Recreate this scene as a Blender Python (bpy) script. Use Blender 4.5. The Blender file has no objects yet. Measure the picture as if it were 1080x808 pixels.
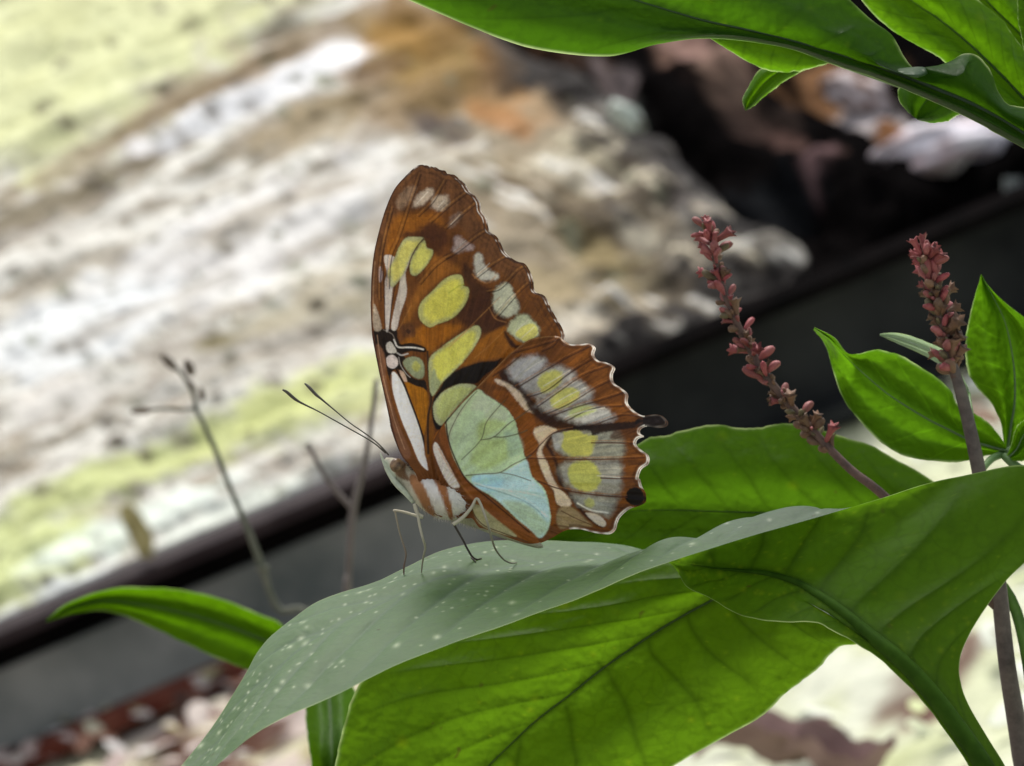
import bpy, math, random
import numpy as np
from mathutils import Vector, Matrix
from mathutils.bvhtree import BVHTree
random.seed(7); rng = np.random.default_rng(7)
R = math.radians
sc = bpy.context.scene
col = bpy.context.collection

# ------------------------------------------------------------------ camera
F = 4000.0                                   # focal length in photo pixels (photo is 1080 x 808)
PITCH = R(12)
CAM = np.array([0.0, -0.48907, 0.60])
right = np.array([1.0, 0, 0]); fwd = np.array([0, math.cos(PITCH), -math.sin(PITCH)])
up = np.array([0, math.sin(PITCH), math.cos(PITCH)])
cd = bpy.data.cameras.new('camera'); cam = bpy.data.objects.new('camera', cd); col.objects.link(cam)
cam.location = CAM; cam.rotation_euler = (R(90) - PITCH, 0, 0)
cd.sensor_width = 36; cd.lens = F / 1080 * 36; cd.clip_start = 0.01; cd.clip_end = 2000
cd.dof.use_dof = True; cd.dof.focus_distance = 0.4995; cd.dof.aperture_fstop = 43
sc.camera = cam

def P(px, py, d):
    """a point seen at photo pixel (px, py) and standing d metres in front of the camera"""
    px = np.asarray(px, float); py = np.asarray(py, float); d = np.asarray(d, float)
    x = (px - 540) / F * d; y = -(py - 404) / F * d
    return CAM + x[..., None] * right + y[..., None] * up + d[..., None] * fwd
def pix(W):
    v = np.asarray(W) - CAM
    d = v @ fwd
    return 540 + F * (v @ right) / d, 404 - F * (v @ up) / d, d

# ------------------------------------------------------------------ numeric helpers
def catmull(pts, n, closed=False):
    p = np.asarray(pts, float)
    if closed: p = np.concatenate([p[-1:], p, p[:2]])
    else: p = np.concatenate([2 * p[:1] - p[1:2], p, 2 * p[-1:] - p[-2:-1]])
    m = len(p) - 3
    t = np.linspace(0, m, n, endpoint=not closed)
    i = np.minimum(t.astype(int), m - 1); f = (t - i).reshape((-1,) + (1,) * (p.ndim - 1))
    a, b, c, d = p[i], p[i + 1], p[i + 2], p[i + 3]
    return .5 * (2 * b + (c - a) * f + (2 * a - 5 * b + 4 * c - d) * f ** 2 + (3 * b - a - 3 * c + d) * f ** 3)
def vnoise(x, y, seed=0):
    """smooth value noise in -1..1"""
    xi = np.floor(x).astype(np.int64); yi = np.floor(y).astype(np.int64)
    fx = x - xi; fy = y - yi; fx = fx * fx * (3 - 2 * fx); fy = fy * fy * (3 - 2 * fy)
    def h(a, b):
        n = (a * 374761393 + b * 668265263 + seed * 1442695041) & 0x7fffffff
        n = ((n ^ (n >> 13)) * 1274126177) & 0x7fffffff
        return ((n ^ (n >> 16)) & 0xffff) / 32767.5 - 1
    return (h(xi, yi) * (1 - fx) + h(xi + 1, yi) * fx) * (1 - fy) + (h(xi, yi + 1) * (1 - fx) + h(xi + 1, yi + 1) * fx) * fy
def fbm(x, y, seed=0, o=4):
    s = 0; a = .55
    for k in range(o):
        s = s + a * vnoise(x * 2 ** k + 17 * k, y * 2 ** k - 9 * k, seed + k); a *= .55
    return s
def sstep(a, b, x):
    t = np.clip((x - a) / (b - a), 0, 1); return t * t * (3 - 2 * t)
def lin(c):
    c = np.asarray(c, float) / 255
    return np.where(c <= .04045, c / 12.92, ((c + .055) / 1.055) ** 2.4)
def seg_dist(X, Y, A, B):
    """distance from the points to a set of segments"""
    best = np.full(X.shape, 1e9)
    for (ax, ay), (bx, by) in zip(A, B):
        dx, dy = bx - ax, by - ay; L = dx * dx + dy * dy + 1e-9
        t = np.clip(((X - ax) * dx + (Y - ay) * dy) / L, 0, 1)
        best = np.minimum(best, (X - ax - t * dx) ** 2 + (Y - ay - t * dy) ** 2)
    return np.sqrt(best)
def inside(X, Y, poly):
    c = np.zeros(X.shape, bool); n = len(poly)
    for i in range(n):
        x1, y1 = poly[i]; x2, y2 = poly[(i + 1) % n]
        if y1 == y2: continue
        k = ((y1 > Y) != (y2 > Y)) & (X < (x2 - x1) * (Y - y1) / (y2 - y1) + x1)
        c ^= k
    return c
def sdf(X, Y, poly):
    d = seg_dist(X, Y, poly, np.roll(poly, -1, 0))
    return np.where(inside(X, Y, poly), -d, d)

# ------------------------------------------------------------------ scene helpers
def mesh(name, V, Fc, mat, parent=None, colors=None, smooth=True, attrs=None):
    me = bpy.data.meshes.new(name)
    V = np.asarray(V, float)
    me.from_pydata([tuple(v) for v in V.tolist()], [], Fc if isinstance(Fc, list) else Fc.tolist())
    if smooth: me.polygons.foreach_set('use_smooth', [True] * len(me.polygons))
    if colors is not None:
        a = me.color_attributes.new('Col', 'FLOAT_COLOR', 'POINT')
        c = np.ones((len(V), 4), np.float32); c[:, :colors.shape[1]] = colors
        a.data.foreach_set('color', c.ravel())
    me.materials.append(mat); me.update()
    o = bpy.data.objects.new(name, me); col.objects.link(o)
    if parent is not None:
        o.parent = parent; o.matrix_parent_inverse = Matrix.Translation(-parent.location)
    return o
def tag(o, label=None, cat=None, group=None, kind=None):
    if label: o['label'] = label
    if cat: o['category'] = cat
    if group: o['group'] = group
    if kind: o['kind'] = kind
    return o
def empty(name, loc, *a, **k):
    o = bpy.data.objects.new(name, None); col.objects.link(o); o.location = tuple(loc); o.empty_display_size = .01
    return tag(o, *a, **k)
def grid_faces(nv, nu):
    i = np.arange(nv - 1)[:, None] * nu + np.arange(nu - 1)[None]
    return np.stack([i, i + 1, i + nu + 1, i + nu], -1).reshape(-1, 4)
def tube_geo(pts, rad, seg=10, n=None):
    pts = np.asarray(pts, float); rad = np.asarray(rad, float)
    if n:
        q = catmull(np.hstack([pts, rad[:, None]]), n); pts = q[:, :3]; rad = np.maximum(q[:, 3], 1e-6)
    T = np.gradient(pts, axis=0); T /= np.linalg.norm(T, axis=1)[:, None]
    a = np.array([0, 0, 1.0]) if abs(T[0] @ np.array([0, 0, 1.0])) < .9 else np.array([0, 1.0, 0])
    V = []
    for i in range(len(pts)):
        a = a - (a @ T[i]) * T[i]; a /= np.linalg.norm(a); b = np.cross(T[i], a)
        for k in range(seg):
            t = 2 * math.pi * k / seg
            V.append(pts[i] + rad[i] * (math.cos(t) * a + math.sin(t) * b))
    Fc = []
    for i in range(len(pts) - 1):
        for k in range(seg):
            k2 = (k + 1) % seg
            Fc.append([i * seg + k, i * seg + k2, (i + 1) * seg + k2, (i + 1) * seg + k])
    Fc.append(list(range(seg))[::-1]); Fc.append([(len(pts) - 1) * seg + k for k in range(seg)])
    return np.array(V), Fc
def join(geos):
    V, Fc, off = [], [], 0
    for v, f in geos:
        V.append(v); Fc += [[i + off for i in q] for q in (f if isinstance(f, list) else f.tolist())]; off += len(v)
    return np.vstack(V), Fc
def pxtube(pts, r_px, seg=10, n=None):
    """tube from (px, py, d) points with radii in photo pixels"""
    p = np.asarray(pts, float); w = P(p[:, 0], p[:, 1], p[:, 2])
    return tube_geo(w, np.asarray(r_px, float) * p[:, 2] / F, seg, n)

# ------------------------------------------------------------------ materials
def newmat(name):
    m = bpy.data.materials.new(name); m.use_nodes = True
    nt = m.node_tree; nt.nodes.clear()
    return m, nt, nt.nodes.new('ShaderNodeOutputMaterial')
def N(nt, t, **k):
    n = nt.nodes.new('ShaderNode' + t)
    for a, b in k.items(): setattr(n, a, b)
    return n
def mixc(nt, fac, a, b, mode='MIX'):
    n = N(nt, 'Mix', data_type='RGBA', blend_type=mode)
    for s, v in ((n.inputs[0], fac), (n.inputs[6], a), (n.inputs[7], b)):
        if hasattr(v, 'links') or isinstance(v, bpy.types.NodeSocket): nt.links.new(v, s)
        elif isinstance(v, (int, float)): s.default_value = v
        else: s.default_value = (*v, 1)
    return n.outputs[2]
def math_(nt, op, a, b=0.0, clamp=False):
    n = N(nt, 'Math', operation=op, use_clamp=clamp)
    for s, v in ((n.inputs[0], a), (n.inputs[1], b)):
        if isinstance(v, bpy.types.NodeSocket): nt.links.new(v, s)
        else: s.default_value = v
    return n.outputs[0]
def noise(nt, scale, detail=4, rough=.6, coord=None):
    n = N(nt, 'TexNoise'); n.inputs['Scale'].default_value = scale
    n.inputs['Detail'].default_value = detail; n.inputs['Roughness'].default_value = rough
    if coord is None: coord = N(nt, 'TexCoord').outputs['Object']
    nt.links.new(coord, n.inputs['Vector']); return n.outputs['Fac']
def ramp(nt, fac, lo, hi):
    n = N(nt, 'MapRange'); n.inputs['From Min'].default_value = lo; n.inputs['From Max'].default_value = hi
    nt.links.new(fac, n.inputs['Value']); return n.outputs['Result']
def bump(nt, h, strength, dist):
    b = N(nt, 'Bump'); b.inputs['Strength'].default_value = strength; b.inputs['Distance'].default_value = dist
    nt.links.new(h, b.inputs['Height']); return b.outputs['Normal']

def leaf_mat(name, top, under, trans, tmix=.5, rough=.42, spot=.6, vd=(.62, .22)):
    m, nt, out = newmat(name); L = nt.links.new
    at = N(nt, 'Attribute', attribute_name='Col'); sep = N(nt, 'SeparateColor'); L(at.outputs['Color'], sep.inputs[0])
    vein, edge, speck = sep.outputs[0], sep.outputs[1], sep.outputs[2]
    n1 = ramp(nt, noise(nt, 45, 4), .3, .7); n2 = ramp(nt, noise(nt, 420, 3, .7), .35, .65)
    vo = N(nt, 'TexVoronoi', feature='DISTANCE_TO_EDGE'); vo.inputs['Scale'].default_value = 330
    dn = N(nt, 'TexNoise'); dn.inputs['Scale'].default_value = 160; dn.inputs['Detail'].default_value = 3
    L(N(nt, 'TexCoord').outputs['Object'], dn.inputs['Vector'])
    vm = N(nt, 'VectorMath', operation='MULTIPLY_ADD'); L(dn.outputs['Color'], vm.inputs[0]); vm.inputs[1].default_value = (.0065,) * 3
    L(N(nt, 'TexCoord').outputs['Object'], vm.inputs[2]); L(vm.outputs[0], vo.inputs['Vector'])
    ret = ramp(nt, vo.outputs['Distance'], .12, .0)                       # net of fine veins
    v2 = N(nt, 'TexVoronoi'); v2.inputs['Scale'].default_value = 130
    L(N(nt, 'TexCoord').outputs['Object'], v2.inputs['Vector'])
    dots = math_(nt, 'MULTIPLY', ramp(nt, v2.outputs['Distance'], .16, .03), spot, True)
    top2 = tuple(c * .72 for c in top); lite = tuple(min(1, c * 1.25 + .02) for c in top)
    t = mixc(nt, n1, top2, top); t = mixc(nt, math_(nt, 'MULTIPLY', vein, .55), t, lite)
    t = mixc(nt, math_(nt, 'MULTIPLY', speck, .8), t, (.55, .6, .45))
    u = mixc(nt, n1, tuple(c * .75 for c in under), under); u = mixc(nt, math_(nt, 'MULTIPLY', vein, .35), u, tuple(c * 1.3 for c in under))
    geo = N(nt, 'NewGeometry')
    base = mixc(nt, geo.outputs['Backfacing'], t, u)
    v3 = N(nt, 'TexVoronoi'); v3.inputs['Scale'].default_value = 230; L(vm.outputs[0], v3.inputs['Vector'])
    dk = math_(nt, 'MULTIPLY', ramp(nt, v3.outputs['Distance'], .13, .06), ramp(nt, noise(nt, 70, 3), .5, .6), True)
    blot = ramp(nt, noise(nt, 75, 5, .7), .70, .74)
    bad = math_(nt, 'MULTIPLY', math_(nt, 'MAXIMUM', dk, blot), .75, True)
    base = mixc(nt, bad, base, (.07, .05, .02))
    base = mixc(nt, edge, base, (.42, .5, .22))
    tr = mixc(nt, n1, tuple(c * .78 for c in trans), trans)
    tr = mixc(nt, math_(nt, 'MULTIPLY', n2, .35), tr, tuple(c * .7 for c in trans))
    tr = mixc(nt, math_(nt, 'MULTIPLY', math_(nt, 'MULTIPLY', ret, n1), .36), tr, tuple(c * .45 for c in trans))
    tr = mixc(nt, math_(nt, 'MULTIPLY', vein, vd[0]), tr, tuple(c * vd[1] for c in trans))
    tr = mixc(nt, math_(nt, 'MULTIPLY', dots, .5), tr, (trans[0] * 1.9, trans[1] * 1.3, trans[2] * .9))
    tr = mixc(nt, math_(nt, 'MULTIPLY', speck, .45), tr, (trans[0] * 2.4, trans[1] * 1.6, trans[2] * 2))
    tr = mixc(nt, bad, tr, (.05, .045, .004))
    tr = mixc(nt, edge, tr, (.55, .7, .3))
    h = math_(nt, 'ADD', math_(nt, 'MULTIPLY', ret, -.5), n2)
    pk = math_(nt, 'ADD', noise(nt, 260, 2), math_(nt, 'MULTIPLY', noise(nt, 120, 3), .8))
    nm = bump(nt, h, .2, .0002); nm2 = bump(nt, pk, .6, .0022)
    bb_ = N(nt, 'Bump'); bb_.inputs['Strength'].default_value = .28; bb_.inputs['Distance'].default_value = .0009
    L(pk, bb_.inputs['Height']); L(nm, bb_.inputs['Normal']); nm = bb_.outputs['Normal']
    spl = math_(nt, 'SUBTRACT', .5, math_(nt, 'MULTIPLY', geo.outputs['Backfacing'], .42))
    p = N(nt, 'BsdfPrincipled'); L(base, p.inputs['Base Color']); p.inputs['Roughness'].default_value = rough
    L(spl, p.inputs['Specular IOR Level']); L(nm, p.inputs['Normal'])
    tl = N(nt, 'BsdfTranslucent'); L(tr, tl.inputs['Color']); L(nm2, tl.inputs['Normal'])
    mx = N(nt, 'MixShader'); mx.inputs[0].default_value = tmix; L(p.outputs[0], mx.inputs[1]); L(tl.outputs[0], mx.inputs[2])
    L(mx.outputs[0], out.inputs[0]); return m
def vcol_mat(name, rough=.7, tmix=0., bscale=0, bstr=.3, bdist=.001, gain=1., spec=.3, nvar=0., nscale=60):
    m, nt, out = newmat(name); L = nt.links.new
    at = N(nt, 'Attribute', attribute_name='Col'); c = at.outputs['Color']
    if nvar:
        c = mixc(nt, nvar, c, mixc(nt, ramp(nt, noise(nt, nscale, 6, .7), .35, .65), (.25, .25, .25), (1, 1, 1)), 'MULTIPLY')
    p = N(nt, 'BsdfPrincipled'); L(c, p.inputs['Base Color']); p.inputs['Roughness'].default_value = rough
    p.inputs['Specular IOR Level'].default_value = spec
    if bscale: L(bump(nt, noise(nt, bscale, 5, .65), bstr, bdist), p.inputs['Normal'])
    if tmix:
        tl = N(nt, 'BsdfTranslucent'); L(c, tl.inputs['Color'])
        mx = N(nt, 'MixShader'); mx.inputs[0].default_value = tmix
        L(p.outputs[0], mx.inputs[1]); L(tl.outputs[0], mx.inputs[2]); L(mx.outputs[0], out.inputs[0])
    else: L(p.outputs[0], out.inputs[0])
    return m
def plain_mat(name, c1, c2, rough=.6, scale=200, tmix=0., bstr=.3, bdist=.0003, metal=0., spec=.4, rand=None):
    m, nt, out = newmat(name); L = nt.links.new
    n = noise(nt, scale, 5, .65); c = mixc(nt, ramp(nt, n, .35, .65), c1, c2)
    if rand: c = mixc(nt, math_(nt, 'MULTIPLY', N(nt, 'ObjectInfo').outputs['Random'], .55), c, rand)
    p = N(nt, 'BsdfPrincipled'); L(c, p.inputs['Base Color']); p.inputs['Roughness'].default_value = rough
    p.inputs['Metallic'].default_value = metal; p.inputs['Specular IOR Level'].default_value = spec
    L(bump(nt, n, bstr, bdist), p.inputs['Normal'])
    if tmix:
        tl = N(nt, 'BsdfTranslucent'); L(c, tl.inputs['Color']); mx = N(nt, 'MixShader'); mx.inputs[0].default_value = tmix
        L(p.outputs[0], mx.inputs[1]); L(tl.outputs[0], mx.inputs[2]); L(mx.outputs[0], out.inputs[0])
    else: L(p.outputs[0], out.inputs[0])
    return m

M_leafA = leaf_mat('waxy_leaf', (.092, .138, .088), (.02, .05, .003), (.125, .275, .008), .46, .64, .5, (.8, .2))
M_leafB = leaf_mat('thin_leaf', (.05, .10, .02), (.022, .055, .002), (.135, .285, .006), .55, .5, .9, (.78, .2))
M_leafC = leaf_mat('deep_green_leaf', (.05, .10, .03), (.022, .055, .003), (.10, .24, .006), .5, .5, .9)  # somewhat deeper green, for the leaf behind the hindwing
M_leafD = leaf_mat('young_leaf', (.14, .22, .10), (.035, .075, .006), (.11, .28, .005), .52, .45, .2, (.6, 1.9))
M_leafS = leaf_mat('silvery_leaf', (.5, .58, .48), (.5, .58, .48), (.4, .55, .3), .5, .5, .1)
M_leafH = leaf_mat('top_leaf', (.05, .10, .04), (.02, .055, .008), (.085, .23, .004), .48, .45, .6)
M_leafL = leaf_mat('light_leaf', (.06, .13, .03), (.03, .08, .01), (.15, .36, .004), .58, .45, .7)
M_leafK = leaf_mat('back_leaf', (.05, .11, .01), (.03, .08, .004), (.12, .29, .002), .45, .5, .2)
M_stem = plain_mat('woody_stem', (.055, .042, .04), (.11, .09, .08), .65, 500)
M_rib = plain_mat('leaf_rib', (.016, .042, .003), (.028, .068, .005), .7, 300, bstr=.1, spec=.05)
M_gstem = plain_mat('green_stem', (.07, .15, .04), (.13, .22, .08), .5, 300)
M_red = plain_mat('red_bud', (.33, .06, .07), (.46, .14, .15), .55, 900, .25, rand=(.13, .06, .04))
M_pink = plain_mat('pink_bud', (.46, .15, .16), (.30, .10, .09), .55, 900, .25, rand=(.13, .06, .04))
M_brown = plain_mat('brown_bud', (.16, .085, .05), (.27, .15, .09), .6, 900, .2, rand=(.08, .055, .035))
M_olive = plain_mat('olive_bract', (.14, .13, .06), (.22, .17, .09), .6, 900, .2, rand=(.08, .055, .035))
M_wing = vcol_mat('wing_scales', .6, .38, 2600, .4, .0002, spec=.25, nvar=.14, nscale=1900)
M_body = vcol_mat('body_hair', .75, 0, 2500, .5, .0003, spec=.2)
M_eye = plain_mat('compound_eye', (.07, .04, .02), (.24, .15, .08), .3, 1400, bstr=.2, bdist=.0001)
M_ant = plain_mat('antenna_skin', (.03, .028, .02), (.07, .06, .045), .5, 3000)
M_fur = plain_mat('pale_fur', (.42, .40, .33), (.6, .58, .5), .8, 900, .2)
M_slab = vcol_mat('stained_stone', .8, 0, 130, .5, .003, spec=.15, nvar=.3, nscale=60)
M_dark = vcol_mat('hollow_shade_rock', .95, 0, 90, .9, .006, spec=0, nvar=.5, nscale=60)  # rock of the hollow; its vertex colours hold the deep shade
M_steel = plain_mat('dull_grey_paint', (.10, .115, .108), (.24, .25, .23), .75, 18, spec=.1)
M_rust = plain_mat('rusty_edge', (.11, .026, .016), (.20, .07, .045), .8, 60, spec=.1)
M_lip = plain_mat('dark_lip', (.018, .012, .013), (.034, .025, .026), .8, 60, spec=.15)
M_shade = plain_mat('shade_toned_paint', (.012, .013, .014), (.036, .038, .037), .9, 14, spec=0)  # dark copy of the beam paint, with the right side's shade in it
M_black = plain_mat('shade_black_iron', (.003, .003, .003), (.006, .005, .005), .95, 60, spec=0)  # near-black colour standing in for shade on the channel
M_twig = plain_mat('dry_twig', (.06, .07, .045), (.11, .11, .08), .7, 200)
M_twigp = plain_mat('purple_twig', (.085, .07, .06), (.12, .10, .09), .7, 200)
M_sp = plain_mat('spike_skin', (.06, .036, .03), (.12, .07, .055), .7, 700)
M_pod = plain_mat('seed_pod_skin', (.07, .055, .04), (.13, .10, .07), .7, 200)
M_dry = plain_mat('dry_leaf_skin', (.16, .14, .06), (.34, .31, .15), .7, 150, .3)
M_litter = vcol_mat('litter', .8, .1, spec=.2)

# ------------------------------------------------------------------ leaves
def cols(a, d0=None):
    a = [list(q) + ([d0] if len(q) == 2 else []) for q in a]; return np.array(a, float)
def leaf(name, parent, mat, E2, RB, E1, d0, M1={}, M2={}, bulge=.0025, nv=260, nh=44, nsec=8, k=.35, flip=None,
         specks=0, wob=.5, seed=1, label=None, rib_r=(2.2, .6), quilt=.00035, vw=.055, ribmat=None, edge_w=1.6, ribside=1, ribrange=(0,1)):
    """a blade lofted across far margin, midrib and near margin; (px, py[, d]) rows"""
    E2, RB, E1 = cols(E2, d0), cols(RB, d0), cols(E1, d0)
    m1 = (E1 + RB) / 2; m2 = (E2 + RB) / 2
    m1[:, 2] += bulge; m2[:, 2] += bulge
    for i, q in M1.items(): m1[i] = q
    for i, q in M2.items(): m2[i] = q
    tr = np.stack([E2, m2, RB, m1, E1], 1)                  # sections x 5 x 3
    n = len(RB)
    G = catmull(tr.reshape(n, 15), nv).reshape(nv, 5, 3)
    G = np.transpose(catmull(np.transpose(G, (1, 0, 2)), 2 * nh + 1), (1, 0, 2))  # nv x nu x 3
    u = np.linspace(-1, 1, 2 * nh + 1)[None] * np.ones((nv, 1)); v = np.linspace(0, 1, nv)[:, None] * np.ones_like(u)
    # margins waver a little
    w = wob * fbm(v * 22, np.sign(u) * 3 + v * 0, seed, 3) * np.abs(u) ** 4
    cx = G[:, nh:nh + 1, :2]; dr = G[..., :2] - cx; ln = np.linalg.norm(dr, axis=2, keepdims=True) + 1e-6
    G[..., :2] += dr / ln * (w * 2.2)[..., None] * np.minimum(1, ln / 20)
    W = P(G[..., 0], G[..., 1], G[..., 2])
    gu = np.gradient(W, axis=1); gv = np.gradient(W, axis=0); nn = np.cross(gu, gv); nn /= np.linalg.norm(nn, axis=2, keepdims=True) + 1e-12
    wid = np.linalg.norm(W[:, -1] - W[:, nh], axis=1)[:, None] + 1e-6
    wsd = np.where(u > 0, wid, np.linalg.norm(W[:, 0] - W[:, nh], axis=1)[:, None])
    s = v * nsec - k * nsec / 8 * 2.2 * np.abs(u) ** .85 + .33 * (u > 0) + .22 * fbm(v * 2.6 + 3, (u > 0) * 5. + v * 0, seed + 9, 2) + .10 * fbm(u * 2.5, v * 6, seed + 19, 2)
    fr = np.abs(s - np.round(s))
    taper = 1 - .55 * np.abs(u)
    vein = (.6 * np.exp(-(fr / (vw * 2.0 * taper)) ** 2) + .4 * np.exp(-(fr / (vw * .6 * taper)) ** 2)) * (.55 + .45 * (1 - np.abs(u))) * sstep(1.0, .85, np.abs(u))
    ribm = .8 * np.exp(-(np.abs(u) * wid / .0009) ** 2)
    ter = np.exp(-(np.abs(((fr * 2) ** .8 * 2.0 + u * 7 + fbm(u * 5, v * 20, seed, 2)) % 1 - .5) / .06) ** 2) * .16
    vein = np.clip(np.maximum(np.maximum(vein * .85, ribm), ter), 0, 1)
    h = quilt * (np.abs(np.sin(np.pi * s)) ** .7 * sstep(0, .25, np.abs(u)) * sstep(1.0, .7, np.abs(u))) - .0003 * ribm * 0
    h = (h + .0005 * fbm(u * 2.2, v * 7, seed + 4, 3)) * np.minimum(1, (wsd / .012) ** 2)
    if flip is None: flip = bool((nn @ fwd).mean() < 0)
    sg = -1 if flip else 1
    W = W + nn * (h * sg)[..., None]
    ed = np.abs(W - W[:, :1]); dl = np.linalg.norm(ed, axis=2); dr_ = np.linalg.norm(W - W[:, -1:], axis=2)
    edge = np.exp(-(np.minimum(dl, dr_) / (edge_w * .36 / F)) ** 2) * np.clip(.45 + .9 * fbm(v * 14, np.sign(u) * 7 + v * 0, seed + 2, 3), .05, 1)
    sp = np.zeros_like(u)
    for _ in range(specks):
        a = rng.uniform(.12, .97); b = rng.uniform(-.9, .9)
        c0 = W[int(a * (nv - 1)), int((b + 1) / 2 * 2 * nh)]
        r = rng.choice([.00012, .00018, .00027, .0004], p=[.4, .3, .2, .1]); e = rng.uniform(.5, 1)
        D = np.linalg.norm((W - c0) * np.array([1, .6, 1]), axis=2)
        sp = np.maximum(sp, e * np.exp(-(D / r) ** 2))
    C = np.stack([vein, edge, sp], -1).reshape(-1, 3)
    Fc = grid_faces(nv, 2 * nh + 1)
    if flip: Fc = Fc[:, ::-1]
    o = mesh(name, W.reshape(-1, 3), Fc, mat, parent, C)
    if label: o['label'] = label
    o['_'] = 0; del o['_']
    # midrib: a raised rounded cord on the underside
    if rib_r:
        i0, i1 = int(ribrange[0] * (nv - 1)), int(ribrange[1] * (nv - 1)) + 1
        rp = W[i0:i1:4, nh] ; nr = nn[i0:i1:4, nh] * (-sg) * ribside
        t = np.linspace(ribrange[0], ribrange[1], len(rp)); tt = np.linspace(0, 1, len(rp)); rr = (rib_r[0] * (1 - t) + rib_r[1] * t) * .000125 * np.maximum(.08, 1 - tt ** 2.5)
        V, f = tube_geo(rp - nr * (rr * .45)[:, None], rr, 8)
        ro = mesh('midrib', V, f, ribmat or mat, None, np.tile([.55, 0, 0], (len(V), 1)))
        ro.parent = o; ro.matrix_parent_inverse = o.matrix_world.inverted()
        if parent is not None: ro.matrix_parent_inverse = Matrix.Identity(4)
    return o, W

# --- plant that carries the butterfly
base = P(1085, 1000, .50)
GZ = lambda x: .246 + .4 * math.tanh(x)
rootA = empty('broadleaf_plant', (base[0], base[1], GZ(base[0])), 'broad-leaved green plant whose big twisted leaf carries the butterfly', 'plant')
bpy.context.view_layer.update()
S = [ # far/lower margin E2, midrib, margin E1
 [(1046,870,.484),(1068,870,.484),(1092,870,.486)],
 [(1022,808,.485),(1040,808,.484),(1061,808,.486)],
 [(988,760,.487),(1001,752,.486),(1021,740,.489)],
 [(956,722,.488),(971,715,.487),(1012,697,.491)],
 [(926,694,.489),(943,688,.488),(1031,654,.493)],
 [(903,680,.490),(916,667,.490),(1060,614,.495)],
 [(882,668,.491),(892,647,.492),(1104,562,.498)],
 [(864,657,.492),(868,630,.494),(1092,492,.500)],
 [(832,657,.493),(842,615,.497),(1004,503,.502)],
 [(800,654,.494),(812,606,.500),(928,526,.500)],
 [(775,646,.496),(782,602,.502),(872,542,.498)],
 [(748,630,.499),(752,599,.504),(800,563,.496)],
 [(724,617,.505),(724,594,.507),(732,585,.491)],
 [(704,592,.514),(690,588,.509),(676,604,.487)],
 [(655,575,.521),(640,589,.509),(615,630,.484)],
 [(590,570,.524),(580,594,.508),(555,651,.481)],
 [(520,569,.523),(520,600,.506),(488,674,.478)],
 [(462,582,.518),(460,610,.502),(422,699,.476)],
 [(400,612,.510),(400,636,.498),(358,730,.474)],
 [(335,635,.504),(345,664,.494),(303,754,.473)],
 [(283,674,.499),(298,702,.490),(264,777,.472)],
 [(254,720,.493),(264,742,.486),(235,801,.472)],
 [(218,775,.487),(226,792,.482),(205,828,.471)],
 [(180,822,.480),(185,838,.477),(165,868,.471)],
 [(138,890,.472),(140,892,.472),(138,894,.472)]]
aE2=[s[0] for s in S]; aR=[s[1] for s in S]; aE1=[s[2] for s in S]
leafA, WA = leaf('leaf', rootA, M_leafA, aE2, aR, aE1, .5, nv=520, nh=60, nsec=19, k=.3, bulge=0, specks=430, seed=3, quilt=.00055,
    M1={10:(826,569,.504), 10:(850,543,.5025), 11:(788,548,.503), 12:(739,568,.501), 13:(695,574,.499), 14:(632,604,.497)}, vw=.085, flip=True,
    label='large waxy leaf the butterfly stands on, grey green on top, twisting to show its dark underside', rib_r=(10.5, .6), ribmat=M_rib, ribrange=(.04,.50), edge_w=1.2, wob=.9)
_,WB = leaf('leaf', rootA, M_leafB,
     [(850,625),(882,652),(906,677),(884,683),(862,707),(834,727),(801,756),(744,788),(690,822),(600,880),(450,945),(330,975)],
     [(800,612),(772,622),(747,635),(707,657),(667,683),(633,707),(598,735),(563,762),(523,800),(470,850),(400,905),(325,975)],
     [(760,590),(720,590),(670,600),(600,625),(520,650),(450,675),(400,700),(372,732),(358,782),(345,840),(325,910),(320,975)],
     .524, nsec=9, k=1.05, specks=70, seed=11, rib_r=(1.6, .8), bulge=-.003, nv=360, nh=60, wob=.9, label='broad bright green leaf hanging under the big waxy leaf, lit through from behind', vw=.05, edge_w=2.6)
leaf('leaf', rootA, M_leafC,
     [(1010,535),(986,508),(925,473),(884,458),(845,446),(815,447),(791,452),(758,449),(721,455),(693,460),(668,471),(640,500),(575,552)],
     [(1010,575),(960,562),(915,550),(880,545),(840,542),(805,541),(779,540),(745,539),(715,538),(690,538),(670,539),(640,543),(565,572)],
     [(1000,620),(940,620),(890,618),(850,614),(815,612),(785,610),(760,608),(730,606),(700,603),(675,601),(650,598),(620,592),(582,582)],
     .542, nsec=8, k=.8, specks=26, seed=21, rib_r=(1.2, .5), bulge=-.003, wob=.9, label='green leaf behind the butterfly hindwing and the leaning flower spike', edge_w=2.2)
# its hidden stem down to the ground, and petioles
sp = [(1068,868,.484),(1085,930,.487),(1092,1000,.492)]
w = [P(*q) for q in sp]; g0 = w[-1].copy(); g0[2] = GZ(g0[0]) - .01
V, f = join([tube_geo([w[0], w[1], w[2], g0], [.0016, .0018, .0021, .0026], 10, 24),
             tube_geo([P(800,612,.524), P(880,640,.52), P(1010,760,.515), P(1080,900,.50), w[2]], [.0004, .0006, .0008, .001, .0012], 8, 24),
             tube_geo([P(1010,575,.542), P(1070,640,.535), P(1095,800,.51), w[2]], [.0005, .0008, .001, .0012], 8, 24)])
mesh('stem', V, f, M_rib, rootA)

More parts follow.
